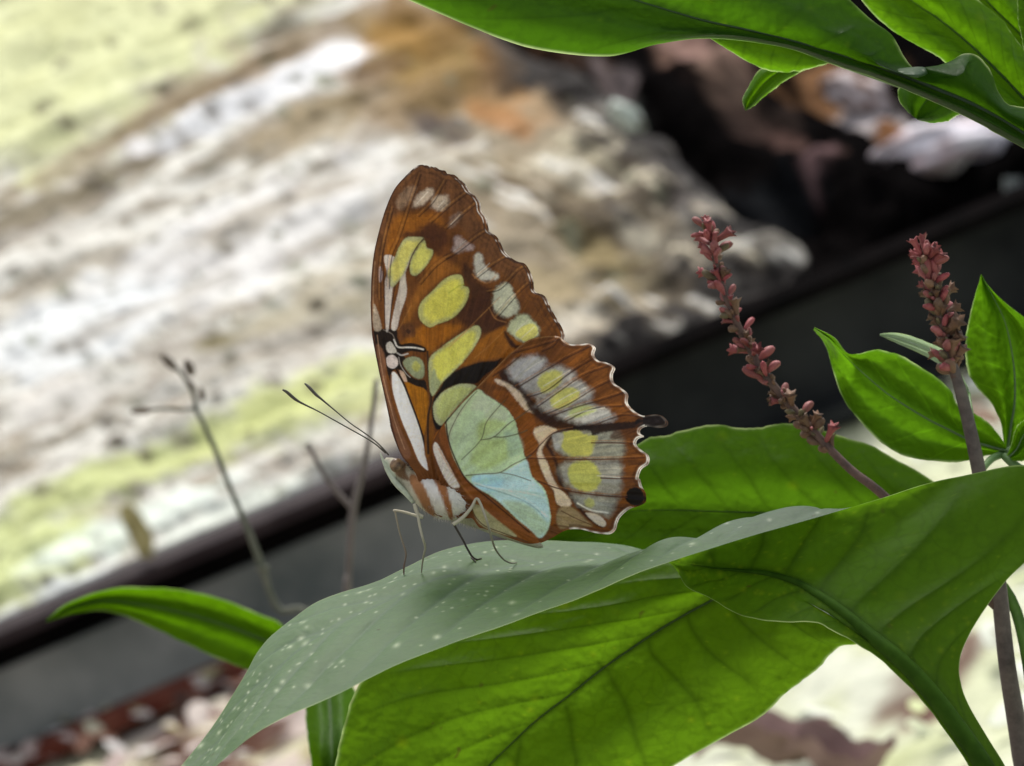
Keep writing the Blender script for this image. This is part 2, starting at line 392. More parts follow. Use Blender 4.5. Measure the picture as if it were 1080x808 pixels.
# --- flowering plant on the right
b2 = P(1098, 960, .53)
rootF = empty('flowering_plant', (b2[0], b2[1], GZ(b2[0])), 'plant with red bud spikes and small bright leaves right of the butterfly', 'plant')
st2 = [(1000,372,.522),(1008,395,.522),(1020,440,.523),(1033,500,.524),(1051,600,.526),(1062,700,.528),(1078,800,.53),(1098,960,.53)]
w2 = [P(*q) for q in st2]; g2 = w2[-1].copy(); g2[2] = GZ(g2[0]) - .01
V, f = tube_geo(w2 + [g2], [.0005, .00075, .0009, .001, .0011, .0012, .0014, .0016, .002], 12, 60)
mesh('stem', V, f, M_stem, rootF)
leaf('leaf', rootF, M_leafD,
     [(1060,468),(1047,450),(1030,437),(1010,426),(1001,409),(972,388),(950,375),(926,369),(906,373),(893,372,.518),(880,356,.515),(859,345,.512)],
     [(1062,476),(1040,470),(1020,463),(1000,453),(980,443),(955,428),(933,413),(912,395),(899,383),(886,370,.522),(874,357,.518),(859,346,.513)],
     [(1062,482),(1045,480),(1030,484),(1005,488),(978,486),(952,480),(928,466),(908,446),(891,424),(880,396),(871,366),(859,347)],
     .528, nsec=6, k=.9, seed=31, rib_r=(1.6, .5), bulge=.002, label='oval green leaf with pale rim and a curled tip pointing up left', vw=.03, edge_w=3, ribside=-1, quilt=.0002)
leaf('leaf', rootF, M_leafD,
     [(1059,474),(1056,448),(1046,426),(1030,408),(1020,388),(1018,362),(1023,330),(1031,302),(1035,289)],
     [(1062,478),(1066,450),(1070,425),(1070,395),(1066,365),(1060,340),(1050,318),(1040,300),(1035,289)],
     [(1068,478),(1085,460),(1108,435),(1120,405),(1112,370),(1092,345),(1060,319),(1043,302),(1035,289)],
     .532, nsec=6, k=.9, seed=41, rib_r=(1.6, .5), bulge=.003, label='upright pointed green leaf at the right edge beside the short flower spike', vw=.03, edge_w=3, ribside=-1, quilt=.0002)
leaf('leaf', rootF, M_leafS,
     [(1022,410),(1008,384),(995,369),(978,361),(960,354),(942,351),(928,352)],
     [(1022,414),(1006,390),(990,374),(972,366),(956,360),(940,355),(928,353)],
     [(1022,418),(1002,394),(984,380),(966,371),(950,364),(937,358),(928,354)],
     .53, nsec=5, seed=51, rib_r=None, bulge=.001, label='narrow silvery leaf seen edge-on behind the short flower spike', edge_w=2, nv=120, nh=16, flip=False)
leaf('leaf', rootF, M_leafD,
     [(1062,480),(1066,470),(1070,455),(1076,446),(1086,440)],
     [(1064,482),(1072,474),(1078,462),(1084,452),(1092,444)],
     [(1068,486),(1080,486),(1092,478),(1098,462),(1098,448)],
     .525, nsec=4, seed=61, rib_r=(1, .4), bulge=.002, label='small half-rolled leaf at the base of the upright leaf', nv=100, nh=16, edge_w=2.4)
V, f = join([pxtube([(1034,498,.524),(1046,484,.527),(1062,477,.529),(1070,470,.53)], [3.5,4,4,2.5], 10, 16),
             pxtube([(1030,470,.523),(1026,440,.526),(1022,414,.53)], [1.5,1.5,1.2], 8, 10),
             pxtube([(1058,480,.528),(1072,492,.527),(1090,505,.527)], [4,5,5], 10, 12)])
mesh('leaf_stalk', V, f, M_gstem, rootF)

# buds: a few meshes, shared
def bud_mesh(name, L, r, mat, flare=0, seed=0):
    rg = random.Random(seed); nr, ns = 9, 10; V = []; prof = []
    for i in range(nr):
        t = i / (nr - 1)
        q = r * (math.sin(math.pi * (t * .84 + .1)) ** .6) * (.55 + .6 * t) if not flare else r * (.45 + .35 * t + flare * max(0, t - .72) * 2.5)
        prof.append((t * L, max(q, r * .05)))
    bend = rg.uniform(-.25, .25) * L
    for z, q in prof:
        t = z / L
        for k in range(ns):
            a = 2 * math.pi * k / ns; lob = 1 + (.13 if not flare else .06 + .14 * t) * math.cos(5 * a) * (.3 + t)
            V.append((q * lob * math.cos(a) + bend * t * t, q * lob * math.sin(a), z + (.16 * L * math.cos(5 * a) * .35 * t ** 4 if flare else 0)))
    Fc = [[i * ns + k, i * ns + (k + 1) % ns, (i + 1) * ns + (k + 1) % ns, (i + 1) * ns + k] for i in range(nr - 1) for k in range(ns)]
    Fc.append(list(range(ns))[::-1]); Fc.append([(nr - 1) * ns + k for k in range(ns)])
    me = bpy.data.meshes.new(name); me.from_pydata(V, [], Fc); me.polygons.foreach_set('use_smooth', [True] * len(me.polygons))
    me.materials.append(mat); return me
BUDS = [bud_mesh('flower_bud', .0016, .00033, M_red, 0, 1), bud_mesh('flower_bud', .0013, .00036, M_pink, 0, 2),
        bud_mesh('flower_bud', .0015, .00036, M_red, .55, 3), bud_mesh('flower_bud', .00105, .00034, M_brown, 0, 4),
        bud_mesh('flower_bud', .0012, .00036, M_brown, .6, 5), bud_mesh('flower_bud', .0012, .00028, M_olive, 0, 6)]
def spike(root, path, stem_r, spread, n, weights, label, seed, extra=()):
    rg = random.Random(seed)
    V, f = pxtube(path, stem_r, 10, 60)
    o = mesh('flower_spike', V, f, M_sp, root); o['label'] = label
    q = catmull(np.array(path, float), 200)
    for i in range(n):
        t = (i + rg.random() * .8) / n
        # tufts: buds gather in whorls
        t = t + .018 * math.sin(t * 52)
        t = min(max(t, 0), 1)
        k = int(t * spread[0] * 199); px, py, d = q[k]
        tx, ty = (q[max(0, k - 3)] - q[min(199, k + 3)])[:2]; l = math.hypot(tx, ty) + 1e-6
        tan = (right * tx - up * ty) / l
        s1 = np.cross(tan, fwd); s1 /= np.linalg.norm(s1); s2 = np.cross(tan, s1)
        a = i * 2.39996 + rg.uniform(-.5, .5); out = math.cos(a) * s1 + math.sin(a) * s2
        op = rg.uniform(.3, 1.35) if t > .06 else rg.uniform(0, .5)
        dirn = tan * math.cos(op) + out * math.sin(op)
        sc_ = rg.choice([.75, 1.0, 1.2, 1.45, 1.75]) * rg.uniform(.85, 1.15) * (spread[1] + (spread[2] - spread[1]) * t)
        wi = weights(t); bm_ = rg.choices(BUDS, wi)[0]
        b = bpy.data.objects.new('flower_bud', bm_); col.objects.link(b)
        pos = P(px, py, d) + out * (.0002 + .0006 * spread[2] / 1.75 * rg.random()) + tan * .0002
        z = Vector(dirn); b.rotation_mode = 'QUATERNION'; b.rotation_quaternion = z.to_track_quat('Z', 'Y') @ Matrix.Rotation(rg.uniform(0, 6.28), 3, 'Z').to_quaternion()
        b.location = Vector(pos); b.scale = (sc_,) * 3; b.parent = o
    return o
spike(rootF, [(746,240,.532),(752,262,.532),(758,290,.532),(773,332,.531),(792,370,.531),(812,402,.53),(838,433,.53),(868,466,.529),(898,496,.528),(930,521,.527),(985,575,.527),(1052,640,.527)],
      [1.5,3.0,3.6,4,4.4,4.6,4.6,4.6,4.6,5,5.5,6], (.665,.98,1.2), 150,
      lambda t: (5,3,3,.8,.6,.8) if t < .18 else ((2.5,3,2.2,3,2.5,1) if t < .72 else (.6,1.2,1,4,4,3)),
      'long leaning spike of dull red buds in front of the dark beam', 5)
spike(rootF, [(974,264,.522),(981,286,.522),(988,315,.522),(995,345,.522),(1001,372,.522),(1008,398,.522)],
      [1.6,3.5,5,5.5,5.5,5.5], (.97,1.0,1.5), 130,
      lambda t: (4,5,4,.8,.8,1) if t < .35 else ((1,2,1,4,4,3) if t < .85 else (.3,.8,.2,5,5,1)),
      'short upright spike of pink red buds above its dark stem', 9)

# --- overhanging branch, top right
b3 = P(1180, 260, .50)
rootH = empty('leafy_branch', (b3[0], b3[1], GZ(b3[0])), 'overhanging cluster of large green leaves across the top right corner', 'plant')
leaf('leaf', rootH, M_leafH,
     [(1120,120),(1082,114),(1064,110),(1053,96),(1045,76),(1033,61),(1017,57),(1001,67),(982,77),(967,74),(954,59),(941,36),(916,18),(880,-12),(800,-50),(680,-90),(520,-90),(380,-50)],
     [(1120,165),(1082,142),(1060,128),(1040,117),(1015,105),(990,95),(965,85),(940,76),(915,67),(890,59),(860,50),(825,40),(790,32),(740,21),(670,0),(590,-25),(480,-45),(370,-42)],
     [(1120,182),(1080,157),(1055,143),(1035,132),(1014,121),(985,108),(945,91),(916,80),(893,73),(870,65),(834,52),(790,44),(740,41),(694,47),(640,59),(560,51),(470,17),(365,-30)],
     .505, nsec=12, k=.5, specks=40, seed=71, rib_r=(5, 1.5), bulge=-.003, nv=420, nh=52, label='largest dark green leaf reaching left across the top of the photo', vw=.05, edge_w=2.6,
     M2={8:(961,80,.499), 6:(1010,80,.5)})
leaf('leaf', rootH, M_leafL,
     [(880,40),(850,36),(820,30),(790,24),(760,20),(735,22)],
     [(890,62),(868,58),(840,52),(812,46),(780,38),(735,28)],
     [(885,64),(866,69),(844,75),(818,76),(790,66),(748,40)], .515, nsec=5, seed=81, rib_r=(1.2, .5), bulge=-.001, nv=120, nh=30,
     label='light green leaf lobe just below the largest top leaf')
leaf('leaf', rootH, M_leafL,
     [(860,55),(835,60),(812,68),(799,76),(790,90),(783,105),(786,117)],
     [(865,62),(842,68),(822,76),(808,86),(798,97),(790,108),(786,117)],
     [(872,68),(850,74),(832,83),(818,93),(805,103),(795,112),(786,117)], .53, nsec=4, seed=91, rib_r=(1, .4), bulge=-.001, nv=120, nh=24,
     label='small bright leaf tip hanging below the top leaf', edge_w=2)
leaf('leaf', rootH, M_leafH,
     [(1010,70),(985,74),(962,80),(948,92),(948,106),(958,119)],
     [(1020,90),(1005,92),(990,98),(978,106),(970,116),(966,125)],
     [(1030,112),(1020,116),(1010,122),(1000,128),(985,130),(968,127)], .52, nsec=4, seed=101, rib_r=(1, .5), bulge=-.002, nv=120, nh=30,
     label='rounded green leaf end peeping out below the top leaf stalk')
leaf('leaf', rootH, M_leafL,
     [(1130,105),(1100,75),(1080,52),(1067,35),(1054,18),(1030,-2),(990,-28),(930,-55),(860,-80)],
     [(1125,150),(1100,122),(1080,104),(1060,83),(1040,63),(1022,46),(990,20),(955,-4),(855,-80)],
     [(1115,155),(1085,130),(1060,112),(1035,92),(1005,72),(985,57),(950,38),(915,8),(850,-75)], .518, nsec=9, k=.6, seed=111, rib_r=(2.5, 1), bulge=-.002,
     label='bright yellow green leaf in the top right corner', edge_w=2.4)
leaf('leaf', rootH, M_leafL,
     [(1120,60),(1095,30),(1075,-5),(1050,-40),(1010,-70)],
     [(1110,75),(1075,35),(1040,0),(1020,-30),(1000,-65)],
     [(1090,80),(1050,45),(1015,10),(1000,-20),(995,-60)], .535, nsec=6, seed=121, rib_r=(1.5, .6), bulge=-.002, nv=140, nh=30,
     label='shaded leaf behind the bright corner leaf')
leaf('leaf', rootH, M_leafD,
     [(1085,80),(1079,48),(1074,25),(1073,0),(1080,-40)],
     [(1110,85),(1100,55),(1098,25),(1098,0),(1095,-40)],
     [(1140,80),(1130,55),(1125,25),(1122,0),(1110,-40)], .512, nsec=5, seed=131, rib_r=(1.5, .6), bulge=-.002, nv=140, nh=30,
     label='pale rimmed leaf cut off by the right edge of the photo')
jb = P(1180, 220, .505); g3 = jb.copy(); g3[2] = GZ(g3[0]) - .01
gs = [tube_geo([P(1130,100,.51), jb, (jb + g3) / 2 + np.array([.01, .005, 0]), g3], [.0012, .002, .0026, .0032], 10, 40)]
for a in [(1115,163,.505),(888,62,.515),(862,60,.53),(1020,90,.52),(1122,148,.518),(1108,75,.535),(1108,85,.512)]:
    m_ = (a[0] * .4 + 1180 * .6, a[1] * .4 + 230 * .6 - 40, a[2])
    if a[0] < 1050: m_ = (1090, 135 + (a[2] - .5) * 300, a[2]); 
    gs.append(tube_geo([P(*a), P(*m_), jb], [.0003, .0005, .0012], 8, 20))
V, f = join(gs); mesh('stem', V, f, M_gstem, rootH)

# --- blurred leaf plant on the left
b4 = P(345, 900, .60)
rootK = empty('seedling', (b4[0], b4[1], GZ(b4[0])), 'small out-of-focus plant with a drooping leaf left of the waxy leaf', 'plant')
dK = .66
leaf('leaf', rootK, M_leafK,
     [(335,700),(298,659),(275,648),(227,630),(181,621),(139,619),(104,624),(70,637),(49,654)],
     [(335,708),(300,686),(270,672),(232,658),(190,646),(150,638),(110,634),(74,642),(49,655)],
     [(335,716),(295,720),(259,706),(227,693),(190,676),(150,657),(113,645),(80,647),(49,656)], dK, nsec=5, k=.6, seed=141, rib_r=(2, .7), bulge=.002, nv=160, nh=30,
     label='blurred drooping green leaf pointing left')
leaf('leaf', rootK, M_leafK,
     [(330,700,.62),(322,740,.61),(326,790,.6),(335,850,.6)],
     [(345,700,.62),(348,750,.61),(350,800,.6),(350,850,.6)],
     [(365,705,.62),(375,735,.61),(372,790,.6),(360,850,.6)], .6, nsec=4, seed=151, rib_r=(1.5, .7), bulge=.002, nv=100, nh=24,
     label='blurred green leaf half hidden under the waxy leaf')
wk = [P(335,708,dK), P(350,780,.63), P(355,900,.6)]; gk = wk[-1].copy(); gk[2] = GZ(gk[0]) - .01
V, f = join([tube_geo(wk + [gk], [.0006, .001, .0013, .0016], 8, 30), tube_geo([P(350,850,.6), P(353,880,.6), P(355,900,.6)], [.0006, .0008, .001], 8, 8)])
mesh('stem', V, f, M_gstem, rootK)

# --- dry twigs
def to_ground(q, d2=None):
    w_ = P(*q); g_ = w_.copy(); g_[2] = GZ(g_[0]) - .01; return w_, g_
tw, tg = to_ground((346, 730, .80))
rootT = empty('dry_twig', tg + np.array([0, 0, .01]), 'thin blurred twig with dark seed pods against the pale slab', 'twig')
pts = [P(205,428,.80), P(225,470,.80), P(245,520,.80), P(262,560,.80), P(277,600,.80), P(292,640,.80), tw, tg]
V, f = join([tube_geo(pts, [.0005, .0006, .0006, .0007, .0008, .0007, .0008, .001], 8, 50),
             tube_geo([P(277,597,.80), P(278,602,.80)], [.0013, .0013], 8),
             tube_geo([P(207,430,.80), P(192,432,.80), P(178,431,.80), P(160,432,.80), P(150,433,.80)], [.0005, .0004, .0004, .0003, .0003], 8, 20),
             tube_geo([P(207,430,.80), P(203,412,.80), P(192,395,.80), P(182,384,.80)], [.0005, .0005, .0004, .0004], 8, 20)])
mesh('stem', V, f, M_twig, rootT)
def pod(q, q2, r, parent):
    a, b = P(*q), P(*q2); t = np.linspace(0, 1, 9)
    V, f = tube_geo(a + (b - a) * t[:, None], r * (np.sin(np.pi * (t * .86 + .07)) ** .7), 10)
    mesh('seed_pod', V, f, M_pod, parent)
for a, b, r in [((170,374,.80),(186,390,.80),.0010), ((196,379,.80),(203,397,.80),.0011), ((138,434,.80),(160,433,.80),.0008), ((212,408,.80),(214,424,.80),.0007), ((196,400,.8),(206,412,.8),.0007)]:
    pod(a, b, r, rootT)
tw, tg = to_ground((366, 690, .76))
rootU = empty('dry_twig', tg + np.array([0, 0, .01]), 'forked purplish twig, very blurred, directly left of the butterfly', 'twig')
V, f = join([tube_geo([P(397,400,.76), P(391,450,.76), P(384,490,.76), P(373,535,.76), P(369,580,.76), P(367,630,.76), tw, tg], [.0005, .0005, .0006, .0008, .0007, .0007, .0007, .0007], 8, 50),
             tube_geo([P(373,537,.76), P(355,518,.76), P(340,498,.76), P(330,478,.76), P(324,468,.76)], [.0007, .0006, .0005, .0005, .0006], 8, 20)])
mesh('stem', V, f, M_twigp, rootU)
# curled dry leaf standing at the slab edge
ld = 1.37
rootC = None
# ------------------------------------------------------------------ background: slab, beam, ground
def prism(c, e1, e2, e3):
    """box from corner c and three edge vectors"""
    V = np.array([c + a * e1 + b * e2 + g * e3 for a in (0, 1) for b in (0, 1) for g in (0, 1)])
    Fc = [[0, 1, 3, 2], [4, 6, 7, 5], [0, 4, 5, 1], [2, 3, 7, 6], [0, 2, 6, 4], [1, 5, 7, 3]]
    return V, Fc
TOP = lambda x: 652 - .426 * x                 # image line of the slab's lower edge
DB = 1.40
pL, pR = P(-500, TOP(-500) + 1, DB - .02), P(1600, TOP(1600) + 1, DB - .02)
ax = (pR - pL); Lb = np.linalg.norm(ax); ax /= Lb
zz = np.array([0, 0, 1.0]); upb = zz - (zz @ ax) * ax; upb /= np.linalg.norm(upb)
outb = np.cross(ax, upb); outb *= np.sign(-outb[1])          # towards the viewer
beam = empty('steel_channel', (pL + ax * Lb / 2) - upb * .05, 'long dark grey steel channel with rusty lower lip running diagonally below the slab', 'beam')
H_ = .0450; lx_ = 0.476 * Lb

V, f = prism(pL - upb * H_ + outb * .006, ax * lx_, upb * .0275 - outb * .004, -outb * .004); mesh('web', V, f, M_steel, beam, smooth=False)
V, f = prism(pL - upb * (H_ - .0275) - outb * .001, ax * lx_, upb * .0126, -outb * .004); o = mesh('web', V, f, M_black, beam, smooth=False); o['label'] = 'recess under the upper lip with its shade painted black'  # shadow cast by the lip, painted as a black strip
V, f = prism(pL + ax * lx_ - upb * H_ , ax * (Lb - lx_), upb * (H_ - .0045), -outb * .004); o = mesh('web', V, f, M_shade, beam, smooth=False); o['label'] = 'right stretch of the beam face with shade painted in'  # right half of the channel: shade put into the darker colour
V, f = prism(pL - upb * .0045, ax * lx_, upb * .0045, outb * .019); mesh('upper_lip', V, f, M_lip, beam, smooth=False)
V, f = prism(pL + ax * lx_ - upb * .0045, ax * (Lb - lx_), upb * .0045, outb * .019); o = mesh('upper_lip', V, f, M_black, beam, smooth=False); o['label'] = 'right stretch of the upper lip with shade painted in'
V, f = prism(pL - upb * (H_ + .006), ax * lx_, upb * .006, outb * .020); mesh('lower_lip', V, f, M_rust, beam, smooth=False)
V, f = prism(pL + ax * lx_ - upb * (H_ + .006), ax * (Lb - lx_), upb * .006, outb * .020); o = mesh('lower_lip', V, f, M_shade, beam, smooth=False); o['label'] = 'right stretch of the lower lip with shade painted in'

def op_poly(C, X, Y, pts, c, soft=1., a=1., smooth=True, T=None, wob=0, seed=0):
    pts = np.asarray(pts, float)
    if T: pts = np.array([T[0], T[1]]) + pts / T[2]
    poly = catmull(pts, len(pts) * 5, True) if smooth else pts
    x0, y0 = poly.min(0) - 3 * soft - 2; x1, y1 = poly.max(0) + 3 * soft + 2
    k = np.where((X > x0) & (X < x1) & (Y > y0) & (Y < y1))[0]
    if not len(k): return
    s = sdf(X[k], Y[k], poly)
    if wob: s = s + wob * fbm(X[k] * .6 / max(wob, .4), Y[k] * .6 / max(wob, .4), seed, 3)
    w_ = sstep(soft, -soft, s)[:, None] * a
    C[k] = C[k] * (1 - w_) + np.asarray(c) * w_
def op_stroke(C, X, Y, pts, w, c, soft=.6, a=1., T=None, H=None, hh=0, taper=0):
    pts = np.asarray(pts, float)
    if T: pts = np.array([T[0], T[1]]) + pts / T[2]
    q = catmull(pts, max(6, len(pts) * 5))
    x0, y0 = q.min(0) - w - 3 * soft - 2; x1, y1 = q.max(0) + w + 3 * soft + 2
    k = np.where((X > x0) & (X < x1) & (Y > y0) & (Y < y1))[0]
    if not len(k): return
    d = seg_dist(X[k], Y[k], q[:-1], q[1:])
    m_ = sstep(w / 2 + soft, w / 2 - soft, d)
    w_ = m_[:, None] * a
    C[k] = C[k] * (1 - w_) + np.asarray(c) * w_
    if H is not None: H[k] = np.maximum(H[k], m_ * hh)

def surface(name, polypx, plane, colfn, relief, mat, step=3.0, skirt=.25, parent=None, loc=None):
    """rough stone top cut to an outline, on a plane, with its sides carried down"""
    poly = catmull(np.array(polypx, float), len(polypx) * 6, True)
    x0, y0 = poly.min(0); x1, y1 = poly.max(0)
    xs = np.arange(x0, x1 + step, step); ys = np.arange(y0, y1 + step, step)
    X, Y = np.meshgrid(xs, ys); s = sdf(X.ravel(), Y.ravel(), poly).reshape(X.shape)
    ok = s < 0
    cell = ok[:-1, :-1] & ok[1:, :-1] & ok[:-1, 1:] & ok[1:, 1:]
    nx = X.shape[1]; idx = np.arange(X.size).reshape(X.shape)
    q = np.stack([idx[:-1, :-1], idx[1:, :-1], idx[1:, 1:], idx[:-1, 1:]], -1)[cell]
    used = np.unique(q); remap = -np.ones(X.size, int); remap[used] = np.arange(len(used)); q = remap[q]
    px, py = X.ravel()[used], Y.ravel()[used]; sd = -s.ravel()[used]
    p0, nrm = plane; nrm = nrm / np.linalg.norm(nrm)
    dirs = (px - 540)[:, None] / F * right - (py - 404)[:, None] / F * up + fwd
    d = ((p0 - CAM) @ nrm) / (dirs @ nrm)
    W = CAM + dirs * d[:, None]
    W = W + nrm * relief(px, py, sd)[:, None]
    C = colfn(px, py)
    if name == 'stone_slab':      # broken right edge: its fade into shadow is put into the colour
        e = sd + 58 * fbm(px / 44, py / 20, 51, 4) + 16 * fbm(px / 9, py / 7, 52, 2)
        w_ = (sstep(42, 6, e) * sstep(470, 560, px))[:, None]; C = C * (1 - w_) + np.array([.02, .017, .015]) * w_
    # skirt
    from collections import Counter
    E = Counter()
    for a, b in np.vstack([q[:, [0, 1]], q[:, [1, 2]], q[:, [2, 3]], q[:, [3, 0]]]).tolist(): E[(a, b)] += 1
    bd = [(a, b) for (a, b) in E if (b, a) not in E]
    bv = sorted({a for e in bd for a in e}); mp = {a: len(W) + i for i, a in enumerate(bv)}
    low = W[bv].copy(); low[:, 2] -= skirt; low[:, 1] += .05
    Fc = q.tolist() + [[b, a, mp[a], mp[b]] for a, b in bd]
    Wn = np.vstack([W, low]); Cn = np.vstack([C, C[bv] * .8])
    return mesh(name, Wn, Fc, mat, parent, Cn)

e0, e1_, e2_ = P(0, TOP(0), 1.40), P(660, TOP(660), 1.40), P(300, -200, 1.92)
nS = np.cross(e1_ - e0, e2_ - e0); nS *= np.sign(nS[2]); nS /= np.linalg.norm(nS)
ca, sa = math.cos(R(-23)), math.sin(R(-23))
def rot(X, Y): return X * ca + Y * sa, -X * sa + Y * ca
WHITE = lin((214, 210, 206))
def slab_col(X, Y):
    U, Vv = rot(X, Y)
    C = np.tile(lin((228, 226, 219)), (len(X), 1))
    st = fbm(U / 95, Vv / 26, 5, 5)
    def blend(w_, c, a=1.): 
        nonlocal C
        w_ = np.clip(w_ * a, 0, 1)[:, None]; C = C * (1 - w_) + lin(c) * w_
    blend(sstep(-.05, .45, st), (178, 165, 150), .55)
    blend(sstep(.12, .42, fbm(U / 60, Vv / 11, 8, 4)), (150, 132, 100), .62)
    blend(sstep(.22, .5, fbm(U / 34, Vv / 6, 18, 3)), (118, 98, 72), .5)
    blend(sstep(.25, .5, fbm(X / 14, Y / 9, 19, 3)), (128, 122, 98), .45)
    def G(cx, cy, rx, ry, c, a, ang=-23, ns=1.):
        c_, s_ = math.cos(R(ang)), math.sin(R(ang))
        x = (X - cx) * c_ + (Y - cy) * s_; y = -(X - cx) * s_ + (Y - cy) * c_
        r = np.sqrt((x / rx) ** 2 + (y / ry) ** 2) + .45 * ns * fbm(X / 30 + cx, Y / 22 + cy, 4, 4)
        blend(sstep(1.15, .55, r), c, a)
    G(60, 60, 290, 120, (222, 226, 170), .85)
    G(300, -60, 200, 60, (224, 226, 178), .7)
    G(330, 50, 210, 34, (178, 160, 138), .8, -20); G(200, 105, 170, 16, (140, 116, 78), .75, -27)
    G(90, 165, 150, 22, (165, 148, 118), .7, -30); G(60, 215, 150, 13, (140, 125, 90), .75, -24); G(150, 165, 60, 13, (110, 92, 62), .7, -25)
    G(320, 25, 60, 8, (120, 96, 60), .7, -15)
    G(290, 95, 140, 17, (235, 236, 240), .95, -24); G(370, 55, 50, 16, (240, 240, 246), 1, -8, .4); G(145, 155, 22, 12, (236, 234, 236), .9)
    G(470, 60, 100, 60, (172, 138, 66), .95, 20); G(440, 30, 60, 40, (160, 122, 62), .8, 20); G(545, 100, 70, 34, (190, 148, 98), .9, 30); G(440, 105, 90, 34, (168, 138, 92), .75, -10)
    G(330, 130, 80, 26, (180, 160, 122), .7); G(466, 130, 40, 17, (104, 90, 84), .9, 15, .6); G(530, 70, 40, 20, (176, 124, 44), .7, 30)
    G(575, 70, 40, 15, (92, 72, 54), .9, 40); G(600, 110, 34, 15, (84, 66, 54), .9, 40); G(560, 85, 24, 9, (216, 180, 140), .8, 40)
    G(600, 220, 190, 120, (172, 156, 128), .8, 0); G(520, 260, 120, 60, (176, 160, 134), .6, 10); G(540, 190, 60, 20, (128, 110, 84), .8, 0); G(650, 220, 50, 14, (120, 104, 80), .8, 20); G(700, 170, 60, 24, (120, 116, 116), .8, 30)
    G(560, 160, 70, 30, (176, 158, 128), .8, 10); G(580, 215, 90, 26, (140, 122, 92), .7, 14); G(620, 235, 60, 12, (108, 92, 70), .7, 20)
    G(600, 180, 50, 18, (226, 218, 196), .85, 20); G(630, 190, 16, 12, (236, 230, 222), .9, 0, 1); G(640, 165, 60, 14, (216, 208, 180), .8, 20)
    G(720, 215, 50, 16, (130, 124, 124), .8, 30); G(700, 190, 40, 14, (120, 112, 112), .7, 35)
    G(650, 275, 90, 26, (168, 148, 96), .75, 20); G(600, 300, 80, 20, (190, 172, 132), .7, 10); G(690, 250, 60, 16, (206, 198, 178), .8, 25)
    G(750, 240, 30, 14, (190, 186, 174), .8, 20, 1.2); G(800, 255, 40, 14, (206, 204, 196), .8, 20, 1.2); G(700, 300, 26, 16, (232, 222, 200), .9, -20, 1.2)
    G(740, 300, 40, 14, (150, 144, 140), .8, 30); G(640, 335, 50, 14, (214, 200, 176), .85, -15); G(660, 315, 30, 8, (96, 84, 66), .6, -15)
    G(470, 200, 60, 20, (196, 184, 160), .6); G(600, 345, 60, 20, (224, 214, 196), .7)
    G(330, 330, 90, 16, (190, 180, 150), .7, -12); G(230, 362, 40, 9, (150, 138, 92), .8, -12); G(350, 300, 60, 18, (206, 196, 172), .6)
    G(250, 260, 200, 60, (232, 231, 233), .6); G(80, 350, 130, 50, (232, 236, 240), .75); G(60, 420, 70, 30, (220, 215, 210), .6)
    G(200, 470, 260, 24, (206, 214, 146), .9, -22, .8); G(330, 420, 120, 36, (214, 220, 150), .8, -22); G(30, 590, 110, 60, (212, 222, 150), .85, -25)
    G(130, 560, 130, 22, (230, 240, 232), .8, -24); G(250, 540, 100, 16, (232, 238, 228), .8); G(440, 370, 80, 14, (214, 220, 160), .7)
    G(60, 630, 90, 14, (236, 240, 240), .9, -24)
    G(720, 300, 60, 22, (150, 136, 112), .8, 10); G(800, 285, 40, 14, (132, 124, 116), .8, 0); G(650, 345, 60, 12, (120, 104, 84), .8, -20); G(740, 270, 40, 12, (110, 98, 84), .7, 20); G(590, 370, 50, 14, (150, 132, 104), .7, -15)
    G(150, 330, 120, 12, (180, 172, 160), .6); G(60, 290, 100, 14, (160, 148, 126), .6); G(300, 215, 120, 14, (184, 172, 152), .6); G(350, 250, 60, 10, (150, 140, 118), .6)
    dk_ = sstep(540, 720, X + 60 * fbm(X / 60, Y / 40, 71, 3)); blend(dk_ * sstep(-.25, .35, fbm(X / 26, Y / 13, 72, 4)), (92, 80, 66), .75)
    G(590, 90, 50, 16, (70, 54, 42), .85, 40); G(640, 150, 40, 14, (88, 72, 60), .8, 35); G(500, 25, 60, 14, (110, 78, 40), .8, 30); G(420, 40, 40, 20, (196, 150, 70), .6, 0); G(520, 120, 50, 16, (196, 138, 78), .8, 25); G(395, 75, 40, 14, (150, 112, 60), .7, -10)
    # scattered lichen dots
    rs = np.random.default_rng(3)
    for _ in range(330):
        cx, cy = rs.uniform(-100, 700), rs.uniform(-60, 620)
        if cy > TOP(cx) - 8: continue
        r = rs.choice([3, 4, 6, 9]); c = [(112, 112, 84), (140, 134, 116), (92, 80, 60), (150, 152, 128)][rs.integers(4)]
        x = X - cx; y = Y - cy
        k = np.where((abs(x) < 3 * r) & (abs(y) < 3 * r))[0]
        dd = np.sqrt((x[k] / 1.5) ** 2 + y[k] ** 2) / r + .4 * fbm(X[k] / 6, Y[k] / 6, 2, 2)
        w_ = (sstep(1.1, .5, dd) * rs.uniform(.4, .9))[:, None]; C[k] = C[k] * (1 - w_) + lin(c) * w_
    for _ in range(60):
        cx, cy = rs.uniform(490, 800), rs.uniform(130, 345); rx = rs.uniform(12, 34); ry = rs.uniform(2, 5); x, y = (X - cx) * .94 + (Y - cy) * .34, (Y - cy) * .94 - .34 * (X - cx)
        c = [(246, 244, 238), (236, 226, 200), (96, 82, 66), (110, 102, 100), (84, 70, 52), (228, 214, 190)][rs.integers(6)]
        w_ = (sstep(1.2, .4, np.sqrt((x / rx) ** 2 + (y / ry) ** 2) + .5 * fbm(X / 9, Y / 6, 81, 3)) * .8)[:, None]; C = C * (1 - w_) + lin(c) * w_
    lum = C.mean(1, keepdims=True); C = np.clip(C * (lum / .58) ** .35, 0, 1)
    return C * np.array([.74, .74, .715])
